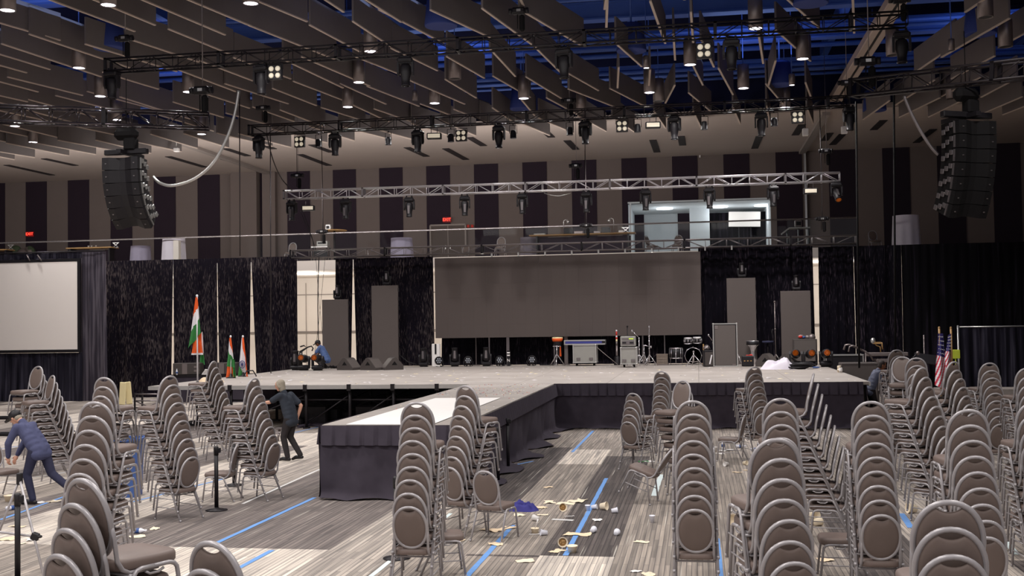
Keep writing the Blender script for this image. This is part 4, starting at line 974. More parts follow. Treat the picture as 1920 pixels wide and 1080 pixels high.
# confetti
mb=MB(); rn=random.Random(8); cm=[M['flagwhite'],M['yellow'],M['orange'],M['bin'],M['red'],M['cream']]
for k in range(520):
    if k<230: x=rn.uniform(SX0+.4,SX1-.3); y=rn.uniform(SY0+.2,SY1-1.5); s=rn.choice((.03,.04,.06,.09)); mb.mi=rn.choice((0,0,0,0,1,1))
    else: x=rn.uniform(CX0+.1,CX1-.1)+rn.choice((0,0,.3)); y=rn.uniform(25,29.8) if k<420 else rn.uniform(18,26); s=rn.choice((.015,.02,.028)); mb.mi=rn.randint(0,5)
    x=min(max(x,CX0+.05),CX1-.05) if k>=230 else x
    a=rn.random()*PI; c,sn=math.cos(a)*s,math.sin(a)*s
    if k>=230 and CX0+.42<x<CX1-.45 and y<y1: continue
    mb.add([(x+c,y+sn,ZT+.004),(x-sn,y+c,ZT+.012),(x-c,y-sn,ZT+.004),(x+sn,y-c,ZT+.008)],[(0,1,2,3)])
o=mb.build('confetti',cm); tag(o,'coloured and white confetti scattered over the stage and runway','confetti',kind='stuff')
# ------------------------------------------------------------------ projection screen at left
YS=41.4
x1=P(146,600,YS).x; zt=P(146,490,YS).z; zb=P(146,655,YS).z; x0=x1-(zt-zb)*1.78
t=thing('projection_screen','big blank off-white projection screen at the left edge','screen',((x0+x1)/2,YS,0))
w=x1-x0; zc=(zt+zb)/2; hh=zt-zb
mb=MB(); mb.box((0,-.02,zc),(w,.02,hh)); mb.build('screen_fabric',M['screen'],t)
mb=MB(); 
for sz in(-1,1): mb.box((0,0,zc+sz*(hh/2+.06)),(w+.24,.08,.12))
for sx in(-1,1): mb.box((sx*(w/2+.06),0,zc),(.12,.08,hh))
mb.build('frame',M['black'],t)
xw=P(198,600,YS+.1).x; zt2=P(100,474,YS).z
drape('plain charcoal drape strip down the right side of the projection screen',(x1-.1,YS+.2),(xw,YS+.1),(x1-.1,YS+.2),(xw+.06,YS+.1),0,zt2,M['dresskit'],amp=.06,wl=.3,name='screen_drape')
drape('dark swagged drape strip along the top of the projection screen',(x0-.5,YS+.05),(x1+.16,YS+.05),(x0-.5,YS+.05),(x1+.16,YS+.05),zt+.13,zt2,M['dresskitlow'],amp=.05,wl=.5,name='screen_drape')
drape('dark blue pleated drape hanging below the projection screen',(x0-.5,YS+.05),(x1+.16,YS+.05),(x0-.5,YS+.05),(x1+.16,YS+.05),0,zb-.13,M['dresskitlow'],amp=.07,wl=.33,name='screen_drape')
mb=MB(); mb.tube([(x0-1,YS,zt2+.03),(xw+.05,YS,zt2+.03)],.03,8); o=mb.build('drape_pipe',M['blackmetal']); tag(o,'black pipe along the top of the projection screen drapes','pipe')
for i,(a,b) in enumerate(((50,56),(70,78))):
    mb=MB(); mb.tube([P(a,478,YS-.1),P(b,489,YS-.1)],.025,6); o=mb.build('screen_strut',M['can']); tag(o,'thin strut in front of the swag over the projection screen, %s of two'%('left' if i==0 else 'right'),'strut')
# ------------------------------------------------------------------ right-hand short drape wall & riser
YR=38.6
a=P(1799,613,YR); b=P(1990,612,YR)
drape('short black drape wall with a pale top pipe at the right edge',(a.x,YR),(b.x,YR),(a.x,YR),(b.x,YR),0.4,a.z-.03,M['dresskitlow'],amp=.07,wl=.3,name='short_drape')
mb=MB(); mb.tube([(a.x-.05,YR,0),(a.x-.05,YR,a.z+.05)],.035,8); mb.tube([(a.x,YR,a.z),(b.x,YR,a.z)],.025,6); mb.box((a.x-.05,YR,.015),(.45,.45,.03)); o=mb.build('drape_stand',M['alu']); tag(o,'pale upright pole and top pipe carrying the short right-hand drape','stand')
YRi=36.8; a=P(1765,730,YRi); b=P(1990,725,YRi); h=a.z
t=thing('riser','low pale grey riser behind the right-hand chair stacks','platform',((a.x+b.x)/2,YRi+.6,0)); mb=MB(); mb.box((0,0,h-.22),(b.x-a.x,1.2,.42)); mb.build('deck',M['deck'],t)
for sx in(-1,1): mb=MB(); mb.box((sx*(b.x-a.x)*.46,0,(h-.4)/2),(.1,.8,h-.4)); mb.build('leg',M['blackmetal'],t)
# ------------------------------------------------------------------ banquet chair (faces +Y, origin on the floor)
def chair_proto():
    t=thing('banquet_chair','','chair',(0,0,-60)); fr=M['frame']
    # seat pad
    def so(k,n=40):
        a=2*PI*k/n; ca,sa=math.cos(a),math.sin(a); e=.42
        return math.copysign(abs(ca)**e,ca)*.212, math.copysign(abs(sa)**e,sa)*.225+.02
    mb=MB(); n=40
    rings=[(.97,.405),(1.0,.415),(1.0,.45),(.97,.466),(.90,.474),(.5,.482),(.0,.484)]
    vs=[]
    for s,z in rings[:-1]:
        for k in range(n):
            x,y=so(k,n); w=1.0-.06*(y<0); vs.append((x*s*w,(y-.02)*s+.02,z))
    vs.append((0,.02,.484)); fs=[]
    for i in range(len(rings)-2):
        for k in range(n): fs.append((i*n+k,i*n+(k+1)%n,(i+1)*n+(k+1)%n,(i+1)*n+k))
    o=(len(rings)-2)*n
    for k in range(n): fs.append((o+k,o+(k+1)%n,len(vs)-1))
    fs.append(tuple(range(n))[::-1]); mb.add(vs,fs,True); mb.build('seat',M['vinyl'],t)
    # back ring: leaning oval
    zc,hw,hh=.705,.180,.222
    lean=lambda z:-.185-.24*(z-.46)
    def oval(a,w=hw,h=hh,e=.94):
        ca,sa=math.cos(a),math.sin(a); return math.copysign(abs(ca)**e,ca)*w, math.copysign(abs(sa)**e,sa)*h
    pts=[]
    for k in range(36):
        x,z=oval(2*PI*k/36); pts.append((x,lean(zc+z),zc+z))
    mb=MB(); mb.tube(pts,.0165,8,True)
    for s in(-1,1):
        mb.tube([(s*hw,lean(.70),.70),(s*(hw+.001),lean(.60),.60),(s*(hw+.002),-.20,.47),(s*(hw+.004),-.165,.415),(s*(hw+.006),-.12,.392),(s*(hw+.006),.08,.392)],.0138,7)
    mb.build('back_frame',fr,t)
    # padded back with a crescent hand hole
    n=56; K=[0,.35,.65,.85,.95,1.0]; TH=[.024,.024,.022,.018,.012,.004]
    def outline(k):
        a=2*PI*(k+.5)/n; x,z=oval(a,hw-.010,hh-.010)
        if z>0 and abs(x)<.082: z=min(z,(hh-.010)*.985-.040*(1-(x/.082)**2)**.8)
        return x,z
    vs=[]; fs=[]
    for side in(1,-1):
        for kk,th in zip(K[1:],TH[1:]):
            for k in range(n):
                x,z=outline(k); x*=kk; z=z*kk; vs.append((x,lean(zc+z)+side*th,zc+z))
        vs.append((0,lean(zc)+side*TH[0],zc))
    m_=len(K)-1; half=m_*n+1
    for sd in(0,1):
        o=sd*half
        for i in range(m_-1):
            for k in range(n): fs.append((o+i*n+k,o+i*n+(k+1)%n,o+(i+1)*n+(k+1)%n,o+(i+1)*n+k))
        for k in range(n): fs.append((o+half-1,o+(k+1)%n,o+k))
    a0=(m_-1)*n
    for k in range(n): fs.append((a0+k,a0+(k+1)%n,half+a0+(k+1)%n,half+a0+k))
    mb=MB(); mb.add(vs,fs,True); mb.build('backrest',M['vinyl_back'],t)
    # four legs: each side is one bent tube made of a front and a rear leg
    for s in(-1,1):
        x0=.212; x1=.224
        mb=MB(); mb.tube([(s*x1,.245,0),(s*x0,.205,.34),(s*x0,.198,.375),(s*x0,.175,.400),(s*x0,.14,.408),(s*x0,.03,.408)],.0138,7); mb.lathe([(.015,0),(.015,.03)],(s*x1,.245,0),8); mb.build('leg',fr,t)
        mb=MB(); mb.tube([(s*x0,.03,.408),(s*x0,-.055,.408),(s*x0,-.09,.398),(s*x0,-.115,.365),(s*x1,-.285,0)],.0138,7); mb.lathe([(.015,0),(.015,.03)],(s*x1,-.285,0),8); mb.build('leg',fr,t)
    mb=MB()
    for s in(-1,1): mb.tube([(s*.217,.222,.19),(s*.217,-.195,.185)],.007,6); mb.tube([(s*.214,.10,.385),(s*.214,.06,.368),(s*.214,.0,.368),(s*.214,-.03,.385)],.008,6)
    mb.tube([(-.212,.185,.392),(.212,.185,.392)],.011,6); mb.tube([(-.214,-.12,.375),(.214,-.12,.375)],.011,6)
    mb.build('seat_frame',fr,t)
    return t
CH=chair_proto(); NCH=0
ORD=['top one','second from top','third from top','fourth from top','fifth from top','sixth from top','seventh from top','eighth from top','ninth from top','tenth from top']
DZ,DY=.134,.05
def place_chair(loc,head,label,group,rot=None):
    global NCH; NCH+=1
    return copy_tree(CH,loc,-math.radians(head),label,group,rot=rot)
def stack(u,v,ref,n,head,desc):
    h=math.radians(head); fw=Vector((math.sin(h),math.cos(h),0))
    if ref=='b': z=.935; k=0; off=-.293
    elif ref=='t': z=.935+DZ*(n-1); k=n-1; off=-.293
    elif ref=='u': z=.41; k=0; off=.03
    q=G(u,v,z); base=q-fw*(off+DY*k); base.z=0
    rn=random.Random(int(u*7+v))
    for i in range(n):
        jx=rn.uniform(-.006,.006); p=base+fw*(DY*i+rn.uniform(-.006,.006))+Vector((fw.y,-fw.x,0))*jx; p.z=DZ*i
        lab='brown chair, '+(ORD[n-1-i] if i else 'bottom one')+' in the '+desc
        place_chair(p,head+rn.uniform(-1.2,1.2),lab,'chairs of the '+desc)
    return base
STK=[
 (765,950,'b',9,0,"front stack before the runway's near end"),
 (843,876,'b',9,24,"stack at the runway's near right corner"),
 (195,708,'t',10,2,'stack directly behind the tall stack by the bin'),
 (176,754,'t',10,0,'tall stack just left of the blue bin'),
 (155,898,'t',9,24,'nearest stack in the bottom left corner'),
 (396,1016,'t',7,22,'stack cut off by the bottom edge, left half'),
 (72,687,'t',10,-160,'farther stack behind the bending man'),
 (99,704,'t',9,-142,'nearer stack behind the bending man'),
 (360,857,'b',10,-69,'stack between the blue bin and near stanchion'),
 (437,782,'b',10,-86,'stack below the two small tricolour flags'),
 (516,831,'b',9,-77,'stack beside the standing man in black'),
 (1302.5,955,'b',9,0,'stack just right of the scattered cups'),
 (1177,791,'b',5,28,'short stack of five by the stage skirt'),
 (1235,766,'b',7,14,'slim stack of seven against the stage skirt'),
 (1281,714,'t',8,-140,'left-facing stack hidden behind the cup-side stack'),
 (1432,775,'b',8,-25,'stack beside the lone chair near the skirt'),
 (1462,747.5,'t',9,0,'middle stack rising behind a nearer one'),
 (1456,823,'t',9,-14,'large near stack turned a little left'),
 (1550,952,'u',10,-84,'stack seen exactly side-on'),
 (1651,965,'b',9,0,'straight stack with its bottom oval showing'),
 (1682,656,'t',10,-12,'back-turned stack by the man in grey-blue'),
 (1693,669,'t',10,-165,'stack showing its front beside the grey-blue man'),
 (1718,671,'t',10,0,'stack left of the striped flags'),
 (1750,922,'u',10,-45,'dark left-facing stack below the striped flags'),
 (1788,678,'t',10,-45,'dark left-facing stack right of the striped flags'),
 (1850,1007,'b',9,-4,'big stack behind the nearest right one'),
 (1779,939,'t',8,0,'nearest stack at the bottom right'),
 (1877,795,'b',9,-10,'stack before the short right drape wall'),
 (1926,690,'t',9,-10,'far stack cut by the right edge'),
 (1938,755,'t',8,-6,'near stack cut by the right edge'),
]
for a in STK: stack(*a)
def single(u,v,z,head,label,rot=None,off=0.02):
    h=math.radians(head); q=G(u,v,z); q=q-Vector((math.sin(h),math.cos(h),0))*off; q.z=0
    return place_chair(q,head,label,'single banquet chairs',rot)
single(908,883,.935,16,'lone brown banquet chair with its back to the camera beside the navy cloth',off=-.293)
single(832,998,.475,72,'brown banquet chair half hidden to the right of the front stack')
single(413,884,.475,-95,'lone brown banquet chair behind the nearer thin black stanchion')
single(1369,820,.475,-75,'lone brown banquet chair near the bottles by the stage skirt')
single(1890,963,.475,-100,'brown banquet chair glimpsed between two stacks at the right edge')
single(1573,1004,.475,-88,'brown banquet chair peeking out left of the straight stack')
single(5,880,.475,-250,'brown banquet chair the bending man holds')
single(223,702,.935,-150,'lone banquet chair behind the leaning yellow boards',off=-.293)
single(370,752,.475,175,'banquet chair half hidden below the tall tricolour flag')
# chair tipped on its back legs
h=math.radians(-75); q=G(1226,944,0); 
o=place_chair(Vector((q.x,q.y,0)),-112,'brown banquet chair tipped backwards, right of the scattered cups','single banquet chairs')
tilt=math.radians(20); Rm=Matrix.Translation((q.x,q.y,0))@Matrix.Rotation(-h,4,'Z')@Matrix.Rotation(tilt,4,'X')@Matrix.Translation((0,.285,0))
o.matrix_world=Rm
# ------------------------------------------------------------------ balcony: rail, glass, furniture
YRl=YBAL+.08
def glass_mat():
    m,nt,b=newmat('clear_balustrade_glass'); N=nt.nodes; L=nt.links
    tr=N.new('ShaderNodeBsdfTransparent'); tr.inputs[0].default_value=(.96,.97,.97,1); gl=N.new('ShaderNodeBsdfGlossy'); gl.inputs['Roughness'].default_value=.03; gl.inputs[0].default_value=(.8,.8,.8,1)
    nz=N.new('ShaderNodeTexNoise'); nz.inputs['Scale'].default_value=2; mx=N.new('ShaderNodeMixShader'); rg=N.new('ShaderNodeMapRange'); rg.inputs['To Min'].default_value=.004; rg.inputs['To Max'].default_value=.012
    L.new(nz.outputs['Fac'],rg.inputs['Value']); L.new(rg.outputs[0],mx.inputs[0]); L.new(tr.outputs[0],mx.inputs[1]); L.new(gl.outputs[0],mx.inputs[2]); L.new(mx.outputs[0],N['Material Output'].inputs['Surface'])
    return m
M['glass']=glass_mat()
zr=P(960,427,YRl).z
xa,xb=P(-40,455,YRl).x,P(1608,408,YRl).x
t=thing('glass_balustrade','long glass balcony balustrade with a thin shiny top rail','balustrade',(0,YRl,FB))
n=14; w=(xb-xa)/n
for i in range(n):
    mb=MB(); mb.box((xa+(i+.5)*w,0,(zr-FB)/2-.02),(w-.03,.02,zr-FB-.06)); mb.build('pane',M['glass'],t)
mb=MB(); mb.tube([(xa,0,zr-FB),(xb,0,zr-FB)],.034,8); mb.build('top_rail',M['chrome'],t)
mb=MB(); mb.box((-11.7,0.0,-.04),(58,.06,.12)); mb.build('base_channel',M['lobby'],t)
def bal(u,v,Y): return P(u,v,Y)
def bchair(u,Y,head,label):
    q=P(u,450,Y); o=copy_tree(CH,Vector((q.x,Y,FB)),-math.radians(head),label,'balcony chairs'); return o
bchair(545,47.6,180,'banquet chair facing us at the left end of the screen truss, up on the balcony')
bchair(938,47.8,180,'banquet chair facing us alone at the middle of the balcony')
bchair(868,52,200,'dim banquet chair by the brown balcony doors')
bchair(1222,49.5,120,'banquet chair on the balcony before the bright room, left of two')
bchair(1270,49.5,190,'banquet chair on the balcony before the bright room, right of two')
bchair(1640,50,170,'dim banquet chair left of the draped table on the dark right balcony')
def cloth_table(u,vt,Y,r,label,m,h=None):
    q=P(u,vt,Y); hh=q.z-FB
    t=thing('draped_table',label,'table',(q.x,Y,FB)); rn=random.Random(int(u))
    def f(a,v):
        an=a*2*PI; fl=1+.0*v
        rr=r*(1-.0)+ (.10*r+.05*r*math.sin(an*9+u))*v
        return Vector((rr*math.cos(an),rr*math.sin(an),hh*(1-v)+.01))
    mb=MB(); mb.grid(f,72,6); mb.lathe([(r,hh+.01),(.001,hh+.015)],n=36); mb.build('cloth',M[m],t)
    mb=MB(); mb.cyl((0,0,0),(0,0,hh-.02),.05,10); mb.lathe([(r*.96,hh-.03),(r*.96,hh)],n=24); mb.build('table_stand',M['blackmetal'],t); return t
cloth_table(45*2,473,49.5,.52,'pale draped table above the left end of the projection screen','clothlav')
cloth_table(264,462,48.5,.45,'grey draped table, left of the bright white one on the balcony','clothlav')
cloth_table(326,447,47.6,.50,'bright white draped tall table on the left of the balcony','clothwhite')
cloth_table(753,447,48.6,.48,'lavender draped table above the left towers','clothlav')
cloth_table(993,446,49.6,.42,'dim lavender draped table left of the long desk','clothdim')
cloth_table(1698,405,48.2,.52,'white draped tall table on the dark right balcony','clothwhite')
q=P(332,450,47.0); mb=MB(); mb.box((0,0,.55),(.26,.26,1.12),None,.01); o=mb.build('balcony_post',M['lobby'],loc=(q.x,47.0,FB)); tag(o,'plain pale post in front of the bright white draped table','post')
def desk(u0,u1,v0,v1,Y,label,items=True,m='wood'):
    a=P(u0,v0,Y); b=P(u1,v1,Y); t=thing('balcony_desk',label,'desk',((a.x+b.x)/2,Y,FB)); w=b.x-a.x; h=(a.z+b.z)/2-FB
    mb=MB(); mb.box((0,0,h-.02),(w,.7,.05),None,.008); mb.build('top',M[m],t); mb=MB(); mb.box((0,.2,(h-.1)/2),(w*.9,.05,h-.1)); mb.build('front_panel',M['walldark'],t)
    for sx in(-1,1): mb=MB(); mb.box((sx*w*.43,0,(h-.05)/2),(.06,.55,h-.05)); mb.build('leg',M['blackmetal'],t)
    return a,b,h
desk(131,216,466,463,48,'long slim balcony desk above the left drapes')
desk(-30,20,469,468,48,'slim balcony desk cut by the left edge')
a,b,h=desk(994,1192,442,436,48.4,'long cluttered desk with lamps in the middle of the balcony')
# desk clutter
def on_desk(u,Y,zt): q=P(u,440,Y); return Vector((q.x,Y,FB+zt))
def desk_lamp(u,lab,flip):
    q=on_desk(u,48.4,h); t=thing('desk_lamp',lab,'lamp',q); mb=MB(); mb.lathe([(.09,0),(.09,.02),(.02,.03)],n=14); mb.build('base',M['alu'],t)
    s=flip; mb=MB(); mb.tube([(0,0,.02),(0,0,.55),(s*.02,0,.62),(s*.1,0,.66),(s*.17,0,.62)],.014,7); mb.build('stem',M['alu'],t); mb=MB(); R=Euler((0,s*-.5,0)).to_matrix(); mb.lathe([(.03,.1),(.06,.02),(.09,-.06)],(s*.19,0,.57),12,R); mb.build('shade',M['alu'],t)
desk_lamp(1057,'small silver desk lamp at the left of the long balcony desk',1); desk_lamp(1151,'silver desk lamp at the right of the long balcony desk',-1)
for i,(u,w_,h_,m,lab) in enumerate(((1012,.5,.07,'case','pale box on the left end of the long balcony desk'),(1065,.35,.28,'black','dark monitor beside the left desk lamp'),(1085,.4,.12,'can','grey mixer box on the long balcony desk'),(1136,.36,.26,'black','black bag on the long balcony desk near the right lamp'),(1165,.22,.10,'white','small white box right of the right desk lamp'),(1120,.3,.1,'can','grey gear box at the middle of the long balcony desk'))):
    q=on_desk(u,48.4,h); mb=MB(); mb.box((0,0,h_/2+.005),(w_,.3,h_),None,.015); mb.box((0,-.155,h_/2),(w_*.7,.012,h_*.5)); mb.ell((w_*.3,-.15,h_*.75),(.02,.012,.02),6,5); o=mb.build('desk_gear',M[m],loc=q); tag(o,lab,'box')
def folding_stand(u,v,Y,lab):
    q=P(u,v,Y); mb=MB(); mb.bar((-.14,0,0),(.14,0,.22),.02,.02); mb.bar((.14,0,0),(-.14,0,.22),.02,.02); mb.bar((-.16,0,.22),(.16,0,.22),.02,.02); mb.bar((-.14,-.05,0),(.14,-.05,0),.02,.02); o=mb.build('folding_rack',M['alu'],loc=q); tag(o,lab,'rack')
folding_stand(217,464,48,'small folding wire rack on the right end of the left balcony desk'); folding_stand(20,468,48,'small folding wire rack on the desk at the left edge'); folding_stand(1173,436,48.4,'small folding wire rack at the right end of the long balcony desk')
for i,(u) in enumerate((166,172,180)): 
    q=P(u,464,47.95); mb=MB(); mb.lathe([(.03,0),(.04,.07),(.045,.08),(.02,.085)],n=10); o=mb.build('paper_cup',M['white'],loc=q); tag(o,'small cup on the left balcony desk','cup','cups on the left balcony desk')
# control desk with console and lamp at left end of the screen truss
q=P(602,455,46.9); t=thing('control_desk','small pale-edged desk with an open console by the left end of the screen truss','desk',(q.x,46.9,FB)); mb=MB(); mb.box((0,0,.62),(.75,.5,.05)); mb.build('top',M['alu'],t)
for sx in(-1,1):
    for sy in(-1,1): mb=MB(); mb.box((sx*.33,sy*.2,.3),(.05,.05,.6)); mb.build('leg',M['black'],t)
mb=MB(); mb.box((0,0,.3),(.6,.3,.35),None,.02); mb.build('cable_box',M['black'],t)
t=thing('console','grey electronics unit with a dark display on the small desk','console',(q.x+.1,46.9,FB+.65)); mb=MB(); mb.box((0,0,.12),(.5,.35,.22),None,.015); mb.build('case',M['case'],t); mb=MB(); mb.box((0,-.18,.14),(.38,.012,.07)); mb.build('display',M['black'],t)
q=P(617,432,47.6); t=thing('console_table','round wooden table with a small silver machine, above the left end of the screen truss','table',(q.x+.25,47.6,FB)); hz=q.z-FB; mb=MB(); mb.lathe([(.001,hz-.04),(.55,hz-.04),(.57,hz-.02),(.55,hz),(.001,hz)],n=28); mb.build('top',M['wood'],t); mb=MB(); mb.cyl((0,0,0),(0,0,hz-.04),.05,10); mb.lathe([(.3,0),(.3,.03),(.06,.06)],n=18); mb.build('stand',M['blackmetal'],t)
t=thing('silver_machine','small silver machine on the round wooden table','machine',(q.x-.02,47.6,FB+hz)); mb=MB(); mb.box((0,0,.14),(.26,.25,.27),None,.04); mb.build('body',M['alu'],t); mb=MB(); mb.box((0,-.13,.13),(.15,.02,.14),None,.01); mb.build('opening',M['black'],t)
# right-hand console
a=P(1474,432,47.6); t=thing('lectern_desk','slanted grey console desk at the right end of the balcony','desk',(a.x+.4,47.6,FB)); hz=a.z-FB+.1
mb=MB(); mb.prism([(-.6,hz-.22),(-.3,hz),(.55,hz),(.55,hz-.05),(-.28,hz-.05),(-.58,hz-.27)],-.3,.3,lambda x,z,y:(x,y,z)); mb.build('top',M['case'],t)
for x in (-.35,.1,.5): mb=MB(); mb.box((x,0,(hz-.06)/2),(.05,.5,hz-.06)); mb.build('leg',M['blackmetal'],t)
t=thing('monitor','small grey monitor on the slanted console desk','monitor',(a.x+.5,47.6,FB+hz)); mb=MB(); mb.box((0,0,.17),(.3,.2,.28),None,.03); mb.build('housing',M['can'],t); mb=MB(); mb.box((0,-.11,.17),(.2,.01,.17)); mb.build('screen_face',M['black'],t)
# brown doors with exit sign, poster, thermostat boxes
a=P(807,420,YB-.05); b=P(873,420,YB-.05); zt=P(840,422,YB).z
mb=MB(); mb.box(((a.x+b.x)/2,YB-.04,(FB+zt)/2),(b.x-a.x,.06,zt-FB)); mb.mi=1; mb.box(((a.x+b.x)/2,YB-.08,(FB+zt)/2),(.03,.02,zt-FB))
for s in (a.x,b.x): mb.box((s,YB-.08,(FB+zt)/2),(.08,.06,zt-FB))
mb.box(((a.x+b.x)/2,YB-.08,zt),(b.x-a.x,.06,.08)); d=struct('door_1',mb,[mat('brown_door',(74,62,56),.6),M['seamgrey']])
for s in (-.12,.12):
    mb=MB(); mb.box(((a.x+b.x)/2+s,YB-.12,FB+1.0),(.03,.05,.2)); mb.build('door_handle',M['alu'],d)
for (u,l) in ((878,'small red alarm box right of the brown balcony doors, left of two'),(885.5,'small red alarm box right of the brown balcony doors, right of two')):
    q=P(u,424,YB-.06); mb=MB(); mb.box((0,0,0),(.13,.06,.14),None,.01); mb.ell((0,-.035,0),(.035,.02,.035),8,6); o=mb.build('alarm_box',M['red'],loc=q); tag(o,l,'alarm')
a=P(52,433,YB-.05); b=P(72,433,YB-.05); q=P(62,460,YB-.1)
t=thing('equipment_heap','dim heap of greenery and dark gear below the left EXIT sign','heap',(q.x,YB-2.2,FB)); rn=random.Random(4)
for k in range(9): mb=MB(); mb.ell((rn.uniform(-1.2,1.2),rn.uniform(-.3,.3),.5+rn.random()*.8),(.35,.25,.4),9,6); mb.build('leaf_clump',mat('dim_leaf%d'%k,(52,62,44),.8,0,.3,8) if k%2 else M['can'],t)
mb=MB(); mb.box((0,0,.25),(2.6,.6,.5),None,.03); mb.build('base_box',M['walldark'],t)
# side room: curtains, screen, oval lights
YC=YB+4.2
for (u0,u1,l) in ((1324,1367,'dark curtain in the bright side room, left of the grey screen'),(1365,1442,'dark curtain in the bright side room behind the grey screen')):
    a=P(u0,420,YC); b=P(u1,420,YC); drape(l,(a.x,YC),(b.x,YC),(a.x,YC),(b.x,YC),FB,P(1380,398,YC).z,M['velvet'],amp=.06,wl=.3,name='room_curtain')
a=P(1366,398,YC-.6); b=P(1426,424,YC-.6); t=thing('grey_screen','small tilted pale screen standing in the bright side room','screen',((a.x+b.x)/2,YC-.6,FB)); mb=MB(); mb.box((0,0,(a.z+b.z)/2-FB),(b.x-a.x,.05,a.z-b.z),Euler((0,.03,0)).to_matrix()); mb.build('panel',M['screen'],t)
for sx in(-.3,.3): mb=MB(); mb.tube([(sx,0,0),(sx,0,b.z-FB)],.03,6); mb.build('leg',M['blackmetal'],t)
for i,(u,v) in enumerate(((1246,385),(1349,381.5),(1430,380.3))):
    q=P(u,v,YB+2.6); mb=MB(); mb.lathe([(.42,0),(.42,.05)],n=24); o=mb.build('oval_light',mat('oval_light_face%d'%i,(255,255,255),.4,emit=(240,248,255),es=3),loc=(q.x,YB+2.6,OZ1-.06)); tag(o,'round ceiling light in the bright side room, %s of three'%('left','middle','right')[i],'light')
mb=MB(); mb.box((P(1182,400,YB-.06).x,YB-.08,(FB+OZ1)/2),(.08,.12,OZ1-FB)); mb.box(((OX0+OX1)/2,YB-.08,OZ1+.03),(OX1-OX0,.12,.07)); struct('trim_side_room_opening',mb,M['bright'])
# ------------------------------------------------------------------ people
def blob(name,caps,mats,parent=None,extra=None,vox=.014,it=3):
    """tapered capsules fused into one continuous closed surface"""
    mb=MB()
    for (a,b,r0,r1) in caps:
        a=Vector(a); b=Vector(b); d=b-a; L=max(d.length,1e-4); R=d.to_track_quat('Z','Y').to_matrix() if d.length>1e-4 else Matrix.Identity(3)
        pr=[(max(r0*math.sin(t*PI/8),.0008),-r0*math.cos(t*PI/8)) for t in range(0,5)]+[(max(r1*math.cos(t*PI/8),.0008),L+r1*math.sin(t*PI/8)) for t in range(0,5)]
        mb.lathe(pr,a,12,R)
    ob=mb.build('tmp',mats[0] if isinstance(mats,list) else mats)
    m=ob.modifiers.new('r','REMESH'); m.mode='VOXEL'; m.voxel_size=vox; m.use_smooth_shade=True
    m=ob.modifiers.new('s','SMOOTH'); m.iterations=it; m.factor=.5
    dg=bpy.context.evaluated_depsgraph_get(); dg.update(); m2=bpy.data.meshes.new_from_object(ob.evaluated_get(dg))
    vs=[v.co.copy() for v in m2.vertices]; fs=[tuple(p.vertices) for p in m2.polygons]
    bpy.data.objects.remove(ob); bpy.data.meshes.remove(m2)
    mb=MB(); mb.add(vs,fs,True)
    if extra: extra(mb)
    return mb.build(name,mats,parent)
